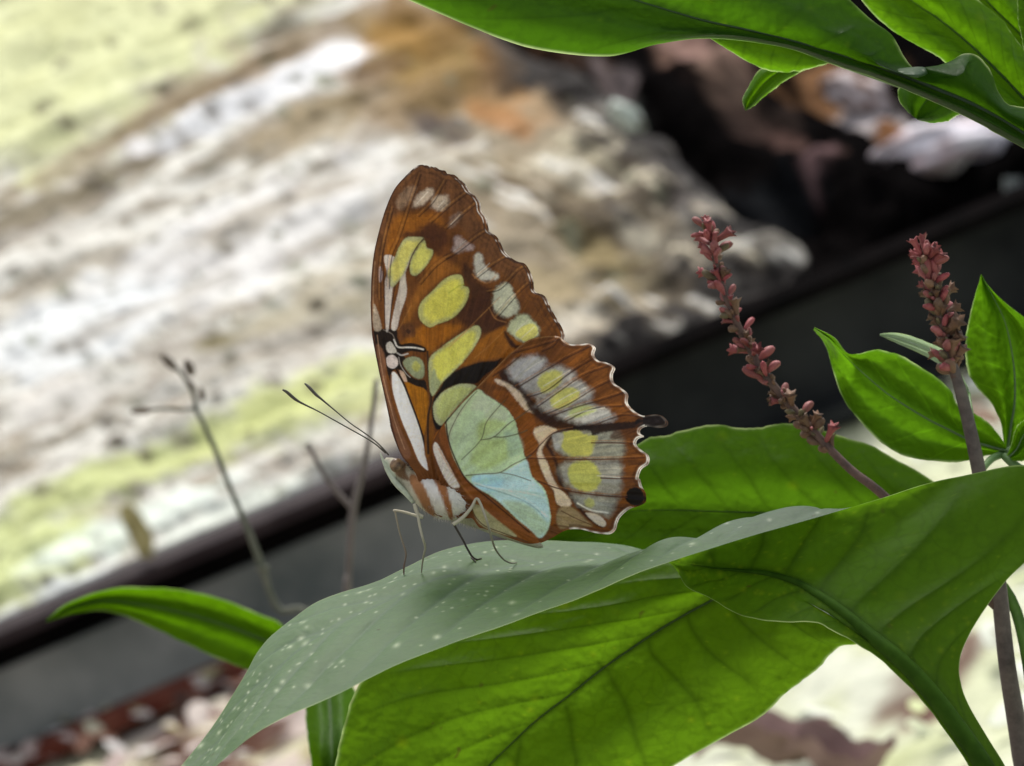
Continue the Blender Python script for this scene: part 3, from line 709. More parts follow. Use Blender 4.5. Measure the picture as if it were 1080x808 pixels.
def slab_rel(X, Y, sd):
    U, Vv = rot(X, Y)
    g = .006 * fbm(U / 130, Vv / 24, 5, 3) + .0018 * fbm(X / 16, Y / 11, 6, 3)
    rr = sstep(430, 640, X)
    g = g * (1 + rr * .3) + rr * .005 * fbm(X / 45, Y / 30, 12, 4)
    return g * sstep(0, 14, sd) - .004 * sstep(30, 0, sd) * rr
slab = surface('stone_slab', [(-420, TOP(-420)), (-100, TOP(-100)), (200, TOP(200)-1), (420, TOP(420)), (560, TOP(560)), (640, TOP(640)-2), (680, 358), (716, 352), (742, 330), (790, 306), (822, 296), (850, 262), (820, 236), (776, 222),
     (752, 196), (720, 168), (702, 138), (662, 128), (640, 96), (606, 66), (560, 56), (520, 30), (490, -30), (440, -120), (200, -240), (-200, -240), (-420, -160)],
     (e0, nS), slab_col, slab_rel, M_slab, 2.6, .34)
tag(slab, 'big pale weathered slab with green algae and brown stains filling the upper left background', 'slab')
# rock mass in the hollow at right; near-black colour stands in for deep shade
d0, d1, d2 = P(400, TOP(400) , 1.418), P(1100, TOP(1100), 1.418), P(700, -260, 2.1)
nD = np.cross(d1 - d0, d2 - d0); nD *= np.sign(nD[2]); nD /= np.linalg.norm(nD)
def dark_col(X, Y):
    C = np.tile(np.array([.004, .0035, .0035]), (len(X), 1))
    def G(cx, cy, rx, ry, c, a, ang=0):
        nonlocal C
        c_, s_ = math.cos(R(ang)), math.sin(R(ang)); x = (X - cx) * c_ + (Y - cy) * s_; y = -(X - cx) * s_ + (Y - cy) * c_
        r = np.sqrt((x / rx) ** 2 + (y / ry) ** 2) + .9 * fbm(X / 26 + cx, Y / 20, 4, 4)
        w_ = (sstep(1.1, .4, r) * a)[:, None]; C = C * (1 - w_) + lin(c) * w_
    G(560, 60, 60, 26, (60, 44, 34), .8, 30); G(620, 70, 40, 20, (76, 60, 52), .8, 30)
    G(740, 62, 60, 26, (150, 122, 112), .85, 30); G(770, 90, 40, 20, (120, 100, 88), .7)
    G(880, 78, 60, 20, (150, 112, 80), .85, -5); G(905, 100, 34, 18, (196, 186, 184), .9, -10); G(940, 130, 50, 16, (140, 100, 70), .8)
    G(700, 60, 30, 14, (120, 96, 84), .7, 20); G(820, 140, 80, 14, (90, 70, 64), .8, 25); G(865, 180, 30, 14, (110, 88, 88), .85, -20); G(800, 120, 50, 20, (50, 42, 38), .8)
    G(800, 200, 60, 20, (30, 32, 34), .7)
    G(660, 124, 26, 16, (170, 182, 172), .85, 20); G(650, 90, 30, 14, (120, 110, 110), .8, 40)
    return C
def dark_rel(X, Y, sd):
    return .03 * fbm(X / 120, Y / 60, 22, 4) - .006
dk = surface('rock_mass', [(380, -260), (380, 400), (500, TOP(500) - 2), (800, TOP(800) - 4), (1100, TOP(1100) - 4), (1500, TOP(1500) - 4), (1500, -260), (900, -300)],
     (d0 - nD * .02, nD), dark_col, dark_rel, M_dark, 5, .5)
tag(dk, 'rock in the hollow right of the pale slab, deep shade put into its near-black colour', 'rock')
# pale stones lying on the dark rock
def stone(cx, cy, rx, ry, d, ang, c1, c2, label, seed, name='pale_stone', squash=.5):
    nU, nV = 36, 22; V = []; C = []
    e_x = right * math.cos(R(ang)) + up * math.sin(R(ang)); e_y = -right * math.sin(R(ang)) + up * math.cos(R(ang))
    c0 = P(cx, cy, d); s_ = d / F
    th = np.linspace(0, 2 * math.pi, nU, endpoint=False); ph = np.linspace(.03, math.pi - .03, nV)
    TH, PH = np.meshgrid(th, ph)
    x, y, z = np.sin(PH) * np.cos(TH), np.cos(PH), np.sin(PH) * np.sin(TH)
    r = 1 + .22 * (vnoise(x * 2.2 + 5, y * 2.2 + z * 1.3, seed) + .5 * vnoise(x * 5 + z * 2, y * 5 - z, seed + 1)) 
    W = c0 + (x * r * rx * s_)[..., None] * e_x + (y * r * ry * s_)[..., None] * e_y + (z * r * rx * squash * s_)[..., None] * fwd
    t = sstep(-.3, .4, fbm(x * 3 + 3, y * 3 + z * 2, seed + 5, 4))[..., None]
    C = lin(c1) * (1 - t) + lin(c2) * t
    idx = np.arange(nU * nV).reshape(nV, nU)
    q = np.stack([idx[:-1], np.roll(idx, -1, 1)[:-1], np.roll(idx, -1, 1)[1:], idx[1:]], -1).reshape(-1, 4).tolist()
    q.append(idx[0].tolist()[::-1]); q.append(idx[-1].tolist())
    o = mesh(name, W.reshape(-1, 3), q, M_slab, None, C.reshape(-1, 3))
    return tag(o, label, 'stone')
stone(1022, 152, 92, 30, 1.50, 12, (226, 222, 228), (160, 140, 140), 'white stone between the dark rock and the dark beam at right edge', 3)
stone(905, 100, 42, 20, 1.62, -14, (206, 196, 196), (128, 100, 84), 'small pinkish grey stone under the top leaf', 5)
stone(660, 122, 22, 13, 1.48, -35, (190, 200, 190), (120, 120, 112), 'tiny pale stone at the broken end of the slab', 6)
# small pale bracket on the beam at right edge
V, f = prism(P(1060, 262, 1.385), right * .006, up * .026, fwd * .004)
o = mesh('metal_clip', V, f, M_steel, None, smooth=False); tag(o, 'small grey clip on the dark beam at the right edge', 'clip')

# ground
def ground_axis(near, far, n1, n2):
    a = np.linspace(-near, near, n1); b = near * (far / near) ** (np.arange(1, n2 + 1) / n2)
    return np.concatenate([-b[::-1], a, b])
gx = ground_axis(.7, 300, 220, 24); gy = ground_axis(1.4, 300, 420, 24)
X, Y = np.meshgrid(gx, gy)
Z = .246 + .4 * np.tanh(X) + (.010 * fbm(X * 14, Y * 14, 3, 4) + .004 * fbm(X * 60, Y * 60, 5, 2)) * (np.abs(X) < 3) * (np.abs(Y) < 3)
# keep the earth a little under the beam's foot
Wg = np.stack([X, Y, Z], -1).reshape(-1, 3)
gpx, gpy, gd = pix(Wg)
C = np.tile(lin((222, 226, 190)), (len(Wg), 1))
def gb(w_, c):
    global C
    w_ = np.clip(w_, 0, 1)[:, None]; C = C * (1 - w_) + lin(c) * w_
n1 = fbm(Wg[:, 0] * 34, Wg[:, 1] * 20, 31, 4); n2 = fbm(Wg[:, 0] * 60, Wg[:, 1] * 34, 41, 4)
lft = sstep(.05, -.03, Wg[:, 0])
gb(sstep(-.1, .3, n2) * .7, (236, 238, 222)); gb(sstep(.2, .5, n1) * .6, (196, 204, 140))
gb(lft * .9, (214, 196, 190)); gb(lft * sstep(.0, .35, n2), (232, 226, 190)); gb(lft * sstep(.02, .22, n1), (96, 66, 52))
gb((1 - lft) * sstep(.42, .56, fbm(Wg[:, 0] * 26 + 4, Wg[:, 1] * 16, 77, 3)), (120, 92, 80))
M_ground = vcol_mat('leaf_strewn_earth', .9, 0, 120, .6, .004, spec=.1, nvar=.35, nscale=90)
C = C * .68
g = mesh('ground', Wg, grid_faces(len(gy), len(gx)), M_ground, None, C); tag(g, kind='structure')
# litter: chips and bleached leaves
geo = []; cc = []
for i in range(2800):
    x = random.uniform(-.45, .45); y = random.uniform(.35, .98)
    z = GZ(x) + random.uniform(.002, .010); s_ = random.uniform(.003, .0085)
    if x > .03 and random.random() < .55: continue
    a = random.uniform(0, 6.28); n_ = 7; tl = np.array([random.uniform(-.5, .5), random.uniform(-.5, .5)])
    v = []
    for k in range(n_):
        t = 2 * math.pi * k / n_; rx = s_ * math.cos(t) * random.uniform(.8, 1.1); ry = s_ * .55 * math.sin(t) * random.uniform(.8, 1.1)
        p = np.array([rx * math.cos(a) - ry * math.sin(a), rx * math.sin(a) + ry * math.cos(a), 0]); p[2] = p[:2] @ tl + .25 * abs(ry); v.append(p + [x, y, z])
    v.append(np.array([x, y, z + .002]))
    geo.append((np.array(v), [[k, (k + 1) % n_, n_] for k in range(n_)]))
    c = random.choice([(218, 206, 196), (226, 222, 192), (226, 222, 218), (200, 180, 172), (122, 88, 72), (92, 64, 54), (200, 190, 150)]) if x < .03 else \
        random.choice([(236, 240, 224), (226, 232, 196), (214, 222, 170), (236, 236, 230), (236, 240, 224), (150, 126, 108)])
    cc.append(np.tile(lin(c) * .72, (n_ + 1, 1)))
V, f = join(geo); o = mesh('leaf_litter', V, f, M_litter, None, np.vstack(cc)); tag(o, 'bleached leaves and chips covering the ground below the beam', 'leaf litter', kind='stuff')
# brown dead leaves seen at the bottom right
def dead_leaf(px, py, L, wd, ang, label, seed):
    # meet the ground along the ray
    for d in np.arange(.9, 3, .002):
        q = P(px, py, d)
        if q[2] < GZ(q[0]) + .008: break
    nL, nW = 20, 9; V = []
    for i in range(nL):
        t = i / (nL - 1); hw = wd * math.sin(math.pi * min(1, t * .95 + .03)) ** .8
        for j in range(nW):
            s_ = j / (nW - 1) * 2 - 1
            lx = (t - .5) * L; ly = s_ * hw; lz = .012 * s_ * s_ * hw / wd + .008 * math.sin(t * 5 + seed) + .0008 * math.sin(t * 23 + s_ * 5)
            V.append(q + np.array([lx * math.cos(ang) - ly * math.sin(ang), lx * math.sin(ang) + ly * math.cos(ang), lz + .4 * lx * math.cos(ang)]))
    Fc = grid_faces(nL, nW)
    o = mesh('dead_leaf', V, Fc, plain_mat('dead_leaf_skin', (.15, .09, .08), (.26, .17, .15), .8, 80), None)
    return tag(o, label, 'leaf', 'dead leaves on the ground')
dead_leaf(805, 790, .040, .016, .2, 'curled brown dead leaf on the pale ground at bottom right, left one', 1)
dead_leaf(885, 808, .030, .010, 2.9, 'brown dead leaf cut by the bottom edge, nearer the leaf stalk', 3)
# curled dry leaf against slab edge (left)
cw = P(150, 592, 1.385)
pts_ = [P(133, 533, 1.36), P(138, 548, 1.36), P(147, 568, 1.362), P(152, 590, 1.366)]
nL, nW = 24, 11; q = catmull(np.array(pts_), nL); V = []
for i in range(nL):
    t = i / (nL - 1); hw = .0048 * (math.sin(math.pi * min(1, .12 + t * .7)) ** .9)
    for j in range(nW):
        s_ = j / (nW - 1) * 2 - 1; a = s_ * 1.2 + t * .5
        V.append(q[i] + right * hw * math.sin(a) * 1.1 + np.array([0, 1, 0]) * (hw * math.cos(a)) * .9)
o = mesh('dry_leaf', V, grid_faces(nL, nW), M_dry, None); tag(o, 'small curled yellowish dry leaf standing at the lower edge of the pale slab', 'leaf')

# ------------------------------------------------------------------ the butterfly
T1=(380,160,4.489); T2=(380,300,4.489); T3=(520,330,4.04); T4=(380,440,4.489); T5=(500,430,4.04)
def tf(T, pts): return [(T[0] + x / T[2], T[1] + y / T[2]) for x, y in pts]
fore = tf(T4, [(262,268),(200,190),(160,100),(130,0)]) + tf(T2, [(150,700),(115,530),(90,420),(70,320),(55,230),(49,100)]) + \
    tf(T1, [(50,700),(53,590),(65,480),(90,370),(120,270),(160,180),(210,120),(262,72),(295,62),(318,74),(338,70),(360,84),(385,88),(398,106),(425,106),(450,125),(478,150),(500,185),(530,210),(552,240),(558,280),(580,312),(590,350),(600,378),(630,398),(650,430),(665,462),(690,492),(730,518),(765,528),(788,560),(806,606),(815,660)]) + \
    [(572,312),(579,326),(586,338),(591,347),(593,357),(585,380),(560,420),(520,470),(490,520),(470,545),(452,535)]
hind = [(463,505),(458,490),(455,472)] + tf(T2, [(352,730),(378,685),(425,615),(485,552),(550,488),(605,432),(665,370),(730,310),(800,262)]) + \
    tf(T3, [(200,103),(245,98),(285,102),(305,122),(335,134),(375,133),(410,131),(430,148),(424,178),(445,203),(485,212),(513,232),(503,262),(509,296),(540,318),(568,345),(567,382),(598,418),(640,438),(675,434),(712,436),(737,462),(728,482),(690,487),(648,481),(622,494),(620,512),(638,524),(612,534),(603,558),(628,584),(656,606),(656,640),(625,664),(612,705)]) + \
    tf(T5, [(700,300),(708,332),(724,362),(724,398),(696,416),(655,430),(618,462),(604,492),(597,518),(570,537),(510,532),(445,516),(385,521),(330,552),(275,576),(225,579),(165,560),(100,536),(40,515)]) + tf(T4, [(560,520),(530,480),(500,480),(450,470),(410,400)])
BR = lambda *c: lin(c)
def hilo(X, Y, cx, cy, n, seed, f1=1., f2=.12):
    """streaks that run outwards from the wing root"""
    a = np.arctan2(Y - cy, X - cx); r = np.hypot(X - cx, Y - cy)
    return (.75 * fbm(a * n, r * f2 * .5, seed, 3) + .9 * fbm(a * n * 3.2, r * .03, seed + 7, 2))
def pleat(X, Y, H, cx, cy, outer):
    a = np.arctan2(Y - cy, X - cx); r_ = np.hypot(X - cx, Y - cy)
    H += (fbm(a * 20, r_ * .008, 33, 2) * 5.5 + fbm(a * 60, r_ * .03, 35, 2) * 1.8 + fbm(X / 9, Y / 9, 37, 3) * 1.8) * sstep(60, 190, r_)
def paint_fore(X, Y):
    n = len(X); C = np.tile(BR(106, 64, 28), (n, 1)); H = np.zeros(n)
    fo = catmull(np.array(fore), len(fore) * 3, True)
    po = lambda p, c, s=1., a=1., T=None, w=.5, sd=1: op_poly(C, X, Y, p, lin(c), s, a, True, T, w, sd)
    sk = lambda p, w_, c, s=.6, a=1., T=None, hh=0: op_stroke(C, X, Y, p, w_, lin(c), s, a, T, H, hh)
    # large tonal fields
    po([(50,400),(120,240),(270,60),(480,150),(600,380),(780,540),(815,640),(640,560),(500,400),(420,280),(300,270),(180,320),(120,500),(90,700),(50,808)], (98,64,38), 5, .85, T1)
    po([(150,320),(240,290),(330,290),(380,320),(380,360),(240,380),(180,440),(130,560),(120,450)], (150,92,26), 5, .8, T1)
    po([(340,500),(420,520),(470,560),(400,590),(300,680),(230,800),(200,808),(250,690),(300,600)], (152,96,36), 4, .85, T1)
    po([(190,405),(212,376),(260,386),(300,350),(350,335),(400,370),(415,420),(400,450),(370,475),(340,465),(305,412),(240,400)], (72,40,24), 4.2, .85, T1, 2)
    po([(490,530),(530,560),(560,620),(610,650),(625,720),(640,790),(700,808),(600,860),(520,840),(500,800),(520,700),(515,640),(490,600)], (70,42,26), 3, .9, T1)
    po([(455,140),(520,70),(600,50),(650,120),(690,170),(640,215),(580,200),(500,190)], (70,40,24), 3, .85, T2)
    po([(200,280),(300,190),(420,190),(480,200),(420,250),(350,310),(320,330),(290,290)], (160,98,24), 3.5, .85, T2)
    po([(190,205),(215,185),(245,190),(262,225),(250,250),(205,245)], (96,60,34), 2, .85, T2); po([(215,222),(225,212),(238,222),(230,236)], (50,30,20), .8, .8, T2)
    po([(470,370),(560,270),(680,200),(700,240),(790,290),(720,340),(660,350),(560,362),(500,385)], (148,92,28), 2.5, .95, T2)
    po([(680,215),(705,245),(740,285),(790,290),(760,300),(720,300),(690,260)], (52,30,20), 2, .95, T2)
    # dark trident at the cell end
    K = (26, 20, 16)
    po([(345,545),(375,500),(415,430),(500,390),(570,368),(640,362),(668,350),(640,392),(590,432),(550,468),(490,470),(430,484),(390,508),(358,550),(350,600),(385,668),(388,690),(360,686),(342,640)], K, 1.2, 1, T2)
    po([(60,225),(100,212),(168,214),(176,250),(192,283),(240,277),(306,298),(304,322),(240,316),(200,330),(215,350),(200,375),(232,428),(272,452),(306,455),(316,500),(300,497),(250,482),(205,440),(185,405),(150,412),(150,470),(135,440),(120,380),(110,330),(90,330),(68,300)], K, .8, .97, T2)
    # pale fields in the dark trident
    po([(122,285),(145,272),(170,310),(165,325),(130,322)], (176,170,160), .7, 1, T2)
    po([(125,348),(150,333),(174,350),(178,380),(158,398),(130,388)], (186,174,168), .7, 1, T2)
    po([(202,372),(225,346),(268,344),(298,368),(304,420),(290,446),(260,442),(225,412)], (132,138,108), .9, 1, T2); po([(245,385),(262,362),(285,385),(275,410),(255,408)], (160,160,84), 1.5, .9, T2)
    sk([(160,262),(178,296),(225,298),(262,300),(298,308)], 1.8, (186,182,176), .6, 1, T2); sk([(110,215),(150,235),(165,265)], 1.0, (120,110,100), .6, .8, T2)
    sk([(175,325),(195,335),(225,328)], 1.6, (170,165,160), .6, .9, T2); sk([(182,345),(190,380),(215,420),(236,440)], 1.1, (150,142,136), .5, .9, T2)
    # costal strip
    po([(62,95),(80,120),(100,190),(98,215),(72,222),(60,190)], (150,136,118), .8, .9, T2)
    po([(116,0),(125,-50),(112,-130),(140,-140),(168,-130),(178,-160),(190,-165),(165,-60),(150,60),(136,205),(120,205)], (168,160,152), .8, .95, T2)
    po([(200,-170),(248,-160),(270,-180),(245,-120),(215,-55),(220,40),(190,140),(172,212),(146,206),(162,110),(185,0)], (176,168,158), .8, .95, T2)
    sk([(200,-175),(178,-60),(150,90),(138,205)], .9, (44,30,24), .5, 1, T2); sk([(106,-150),(112,0),(116,205)], .9, (60,40,30), .5, .9, T2)
    po([(88,555),(97,545),(106,580),(100,612),(88,615)], (156,140,140), .8, .85, T1)
    sk([(70,520),(62,640),(60,800)], .8, (160,130,100), .6, .5, T1)
    po([(75,290),(100,300),(120,360),(122,440),(150,560),(190,680),(240,808),(180,808),(130,600),(90,420)], (118,80,56), 1.4, .9, T2)
    sk([(60,230),(88,400),(118,540),(150,670),(182,790)], 1.6, (76,44,30), .7, .95, T2); sk([(80,240),(100,390),(128,520),(170,670),(210,780)], .9, (176,140,110), .6, .6, T2)
    po([(148,425),(166,418),(205,475),(243,565),(273,655),(298,735),(312,830),(318,880),(272,830),(238,745),(198,655),(165,555),(148,485)], (206,202,196), .9, 1, T2)
    sk([(146,430),(150,500),(168,570),(203,672),(245,770),(272,836)], 1.5, (120,72,30), .7, .85, T2)
    po([(185,408),(208,418),(222,462),(200,452)], (176,150,130), .8, 1, T2)
    po([(214,462),(262,480),(302,494),(322,530),(322,600),(306,705),(290,690),(257,592),(226,505)], (158,100,18), 1, 1, T2)
    sk([(172,405),(205,470),(240,560),(274,650),(298,730),(312,800)], 1.9, (34,22,16), .6, 1, T2)
    po([(325,560),(340,640),(352,700),(330,808),(305,808),(308,700)], (128,80,28), 1.2, 1, T2)
    po([(370,690),(400,700),(410,790),(440,850),(400,850),(350,740),(352,715)], (150,88,22), 1.2, 1, T2)
    sk([(318,318),(325,430),(336,545),(322,620),(320,720),(322,800)], 2.2, (48,34,24), .8, .95, T2, .5); sk([(385,670),(370,720),(350,808)], 1.4, (60,40,26), .7, .7, T2)
    # green windows
    def win(p, c, c2, T, ring=(40, 26, 18)):
        po(p, ring, 3.2, .75, T); po(p, c2, 1.0, 1, T, .5)
        q = np.array(p, float); q = q.mean(0) + (q - q.mean(0)) * .82; po(q, c, 3.0, .95, T, 1.5)
    win([(135,600),(130,570),(160,510),(185,450),(215,408),(260,403),(300,408),(292,430),(255,465),(228,520),(203,580),(167,630),(146,638)], (186,180,98), (152,152,112), T1)
    win([(305,420),(315,453),(346,468),(332,510),(302,552),(266,586),(240,580),(235,540),(252,488),(282,443)], (182,180,94), (150,152,104), T1)
    win([(275,750),(290,710),(340,660),(400,602),(450,582),(480,588),(490,620),(488,634),(512,644),(515,672),(502,712),(472,756),(430,792),(370,815),(330,832),(300,815),(280,790)], (188,184,84), (162,162,104), T1)
    win([(328,350),(380,300),(450,250),(520,205),(555,194),(571,214),(566,250),(532,310),(482,372),(432,422),(382,472),(345,527),(330,500),(324,430)], (188,186,88), (158,160,116), T2)
    po([(335,440),(350,400),(365,440),(380,470),(345,522),(333,500)], (142,150,118), 1.8, .9, T2)
    win([(345,600),(350,560),(390,510),(430,487),(480,470),(548,480),(522,512),(472,562),(430,612),(385,667),(355,645)], (172,180,114), (164,168,130), T2)
    sk([(300,412),(268,450),(238,510),(226,560)], 1.1, (56,40,22), .5, .9, T1, .3)
    sk([(490,628),(460,640),(420,668)], 1.2, (146,152,52), .6, .7, T1)
    # row of outer pale spots
    def pal(p, c, T, a=.95, ring=.4): po(p, (52, 30, 20), 3.4, ring, T); po(p, c, 2.6, a, T, 1.6)
    pal([(175,265),(170,235),(200,190),(240,162),(262,172),(250,215),(212,262),(190,272)], (142,116,92), T1, .75, .1)
    pal([(250,255),(268,210),(308,178),(345,176),(346,205),(310,242),(268,264)], (166,152,134), T1, .85, .1)
    pal([(335,258),(340,225),(380,205),(416,210),(416,250),(388,282),(352,272)], (164,150,132), T1, .85, .1)
    pal([(415,355),(428,312),(460,290),(480,292),(466,328),(438,358)], (140,118,102), T1, .7, .1)
    pal([(445,410),(468,398),(500,425),(540,452),(520,468),(485,470),(455,482),(436,470),(446,440)], (158,142,138), T1, .85, .3)
    pal([(540,500),(560,477),(580,500),(592,540),(625,566),(656,586),(640,605),(600,612),(562,602),(540,562)], (166,164,152), T1, .95, .5)
    pal([(628,700),(640,650),(680,620),(710,630),(730,680),(752,730),(737,766),(690,784),(650,766),(632,740)], (164,166,146), T1, .97, .7)
    pal([(62,65),(98,15),(140,6),(165,28),(192,60),(192,96),(150,127),(118,122),(80,92)], (166,172,140), T3, .97, .8)
    po([(95,90),(122,60),(165,45),(188,65),(186,95),(146,122),(115,110)], (190,186,100), 1.2, .9, T3)
    for p, T in (([(268,245),(320,190)],T1), ([(370,262),(398,230)],T1), ([(428,345),(472,298)],T1), ([(440,470),(500,420)],T1), ([(555,580),(612,528)],T1), ([(655,738),(735,673)],T1), ([(100,75),(150,30)],T3), ([(120,108),(175,60)],T3)):
        sk(p, .7, (206,200,186), .7, .6, T, .4)
    # veins and folds towards the margin
    for p in ([(270,300),(340,230),(400,130)], [(330,330),(420,250),(500,190)], [(400,360),(470,300),(545,240)], [(400,500),(440,480),(560,390),(600,370)], [(280,620),(350,540),(420,490)],
              [(540,600),(560,580),(640,520),(690,492)], [(600,660),(660,640),(740,560),(775,540)], [(640,780),(735,672),(790,620)], [(130,640),(140,500),(180,400),(230,250),(280,100)], [(90,700),(90,560),(110,420),(150,260)]):
        sk(p, .8, (168,120,62), .7, .45, T1, .6)
        sk([(x + 8, y + 8) for x, y in p], 1.1, (44,26,16), .6, .75, T1); sk([(x - 7, y - 7) for x, y in p], .7, (56,34,20), .6, .5, T1)
    for p in ([(420,300),(520,200),(600,120),(660,60)], [(540,350),(620,280),(700,200)], [(340,320),(440,270),(540,190)], [(240,100),(200,180),(180,215)]):
        sk(p, .9, (172,122,66), .7, .5, T2, .6)
    sk([(530,580),(550,600),(600,622),(640,590)], 1.3, (168,118,70), .9, .5, T1); sk([(610,740),(640,790),(690,808)], 1.3, (168,118,70), .9, .5, T1)
    # outer border lines
    d = seg_dist(X, Y, fo, np.roll(fo, -1, 0)); outer = ((X - 395) * .55 + (Y - 480) * -.6 > 60) & (X > 425)
    w_ = (np.exp(-((d - 6) / 1.3) ** 2) * outer * .45)[:, None]; C[:] = C * (1 - w_) + BR(70, 44, 26) * w_
    w_ = (np.exp(-((d - 11) / 1.2) ** 2) * outer * .3)[:, None]; C[:] = C * (1 - w_) + BR(72, 46, 28) * w_
    w_ = (sstep(2.6, .6, d) * outer * .8)[:, None]; C[:] = C * (1 - w_) + BR(48, 36, 32) * w_
    ft = sstep(1.8, .2, d) * outer * sstep(.15, .6, fbm(X * .13, Y * .13, 3, 2) + .1) * .85; C[:] = C * (1 - ft[:, None]) + BR(205, 196, 186) * ft[:, None]
    cs = (sstep(2.2, .4, d) * (X < 432) * .8)[:, None]; C[:] = C * (1 - cs) + BR(58, 36, 28) * cs
    s_ = hilo(X, Y, 450, 520, 42, 5) * sstep(30, 110, np.hypot(X - 450, Y - 520)); f_ = fbm(X * .9, Y * .9, 9, 3); k = fbm(X / 14, Y / 14, 4, 3)
    C[:] = C * (1 + np.where(C[:, 1] < .16, .34, .10) * s_ + .2 * f_ + .2 * k)[:, None]; pleat(X, Y, H, 430, 560, outer)
    C[:] = C * (1 + .12 * fbm(X / 4.5, Y / 3.2, 61, 3) + .10 * np.abs(fbm(X / 8 + Y / 20, Y / 26, 63, 2)))[:, None]
    return np.clip(C * (1.30 + .42 * sstep(.14, .34, C[:, 1]))[:, None], 0, 1), H
def paint_hind(X, Y):
    n = len(X); C = np.tile(BR(112, 66, 28), (n, 1)); H = np.zeros(n)
    ho = catmull(np.array(hind), len(hind) * 3, True)
    po = lambda p, c, s=1., a=1., T=None, w=.5, sd=1: op_poly(C, X, Y, p, lin(c), s, a, True, T, w, sd)
    sk = lambda p, w_, c, s=.6, a=1., T=None, hh=0: op_stroke(C, X, Y, p, w_, lin(c), s, a, T, H, hh)
    po([(560,440),(620,400),(700,360),(800,300),(860,300),(760,420),(700,480),(620,470)], (140,82,30), 3, .8, T2)
    po([(20,330),(90,350),(170,440),(190,540),(180,620),(200,680),(250,770),(260,820),(190,808),(140,660),(120,560),(90,470),(20,380),(0,340)], (140,80,28), 2, .9, T3)
    po([(150,60),(200,140),(230,220),(270,300),(330,360),(350,440),(340,500),(300,480),(280,380),(220,260),(190,160)], (142,82,30), 2, .9, T5)
    # pale band
    CR = (206, 186, 162)
    po([(12,282),(60,292),(115,322),(150,368),(178,412),(172,428),(135,412),(100,372),(60,322),(15,298)], CR, 1.6, .95, T3, 1)
    po([(172,505),(185,488),(230,480),(272,498),(252,522),(224,552),(208,592),(232,640),(254,700),(280,745),(315,790),(290,808),(262,762),(226,712),(200,650),(188,600),(198,560),(178,530)], CR, 1.6, .95, T3, .8)
    po([(345,350),(380,360),(415,402),(400,425),(360,415),(345,385)], CR, 1.3, .95, T5, .8)
    # dark band
    DK = (54, 32, 24)
    po([(28,250),(55,240),(75,268),(125,300),(150,350),(195,395),(250,425),(310,452),(405,474),(340,492),(250,487),(195,452),(155,412),(125,352),(80,312),(32,282)], DK, 2.2, .95, T3, 1)
    sk([(500,88),(420,92),(345,112),(312,155),(330,190),(355,250),(368,318),(415,378),(455,435),(500,478),(545,506)], 3.4, DK, 1.6, .92, T5)
    # outer eye spots
    def eye(g, gc, y=None, yc=(186,184,98), T=T3, a=.92): 
        po(g, (58,34,24), 4.5, .45, T, 1.5); po(g, gc, 4.6, a, T, 2.5)
        if y: po(y, yc, 2.1, .92, T, 1.4)
    eye([(62,240),(100,203),(150,184),(200,186),(228,210),(190,252),(150,282),(112,296),(74,272)], (178,178,176))
    eye([(122,300),(170,260),(230,235),(290,226),(350,262),(330,292),(270,332),(218,366),(180,362),(140,332)], (160,158,154), [(190,292),(210,260),(260,244),(297,260),(290,292),(260,326),(215,342),(200,322)])
    eye([(185,388),(240,345),(300,308),(360,286),(424,338),(410,372),(350,398),(290,426),(240,424),(200,408)], (162,160,154), [(243,378),(265,345),(320,318),(368,335),(360,366),(310,402),(265,407)])
    eye([(272,440),(330,403),(400,386),(475,408),(516,440),(490,468),(400,474),(330,462)], (164,164,160), [(318,432),(350,400),(400,394),(440,412),(400,434),(345,445)], (176,184,120))
    eye([(335,150),(385,100),(520,98),(625,112),(630,214),(500,216),(380,204)], (142,142,128), [(362,150),(374,108),(430,93),(470,112),(522,122),(512,160),(492,202),(430,207),(390,192),(370,166)], (178,174,84), T5)
    eye([(368,240),(440,226),(610,228),(628,300),(600,374),(450,354),(392,332),(362,280)], (150,148,138), [(403,260),(440,230),(500,230),(532,268),(542,310),(512,352),(460,354),(420,332),(403,296)], (178,178,88), T5)
    eye([(415,362),(520,374),(612,382),(600,420),(572,462),(500,440),(440,410)], (146,146,136), [(470,400),(490,385),(515,400),(505,425),(480,420)], (166,166,100), T5)
    po([(335,110),(380,112),(372,160),(350,180),(338,150)], (170,168,164), 1.5, .8, T5)
    po([(475,448),(530,458),(562,490),(550,508),(512,488)], (192,180,164), 1, .95, T5); sk([(440,408),(500,436),(570,448)], 1.3, (206,204,194), .8, .8, T5)
    po([(368,425),(420,425),(478,478),(502,506),(425,508),(368,515),(350,470)], (160,140,102), 1.6, .8, T5)
    sk([(372,440),(430,470),(500,500)], 1, (90,56,30), .6, .8, T5); sk([(340,500),(420,512),(500,528),(590,528)], 1.6, (96,58,30), 1, .7, T5)
    # black rule towards the tail
    po([(285,492),(400,478),(520,468),(640,462),(645,480),(560,498),(470,508),(425,522),(410,500),(340,500)], (36,24,20), 1.2, .95, T3, .8)
    po([(520,505),(600,495),(625,510),(610,530),(560,540),(500,535)], (84,50,28), 2, .7, T3)
    po([(612,455),(655,436),(710,434),(737,462),(728,484),(680,490),(638,482),(605,474)], (30,22,20), 1.2, 1, T3, .6)
    po([(645,380),(660,348),(695,340),(722,362),(724,400),(690,418),(655,404)], (22,17,15), .9, 1, T5, .8)
    # veins of the outer half
    VB = (70, 40, 24)
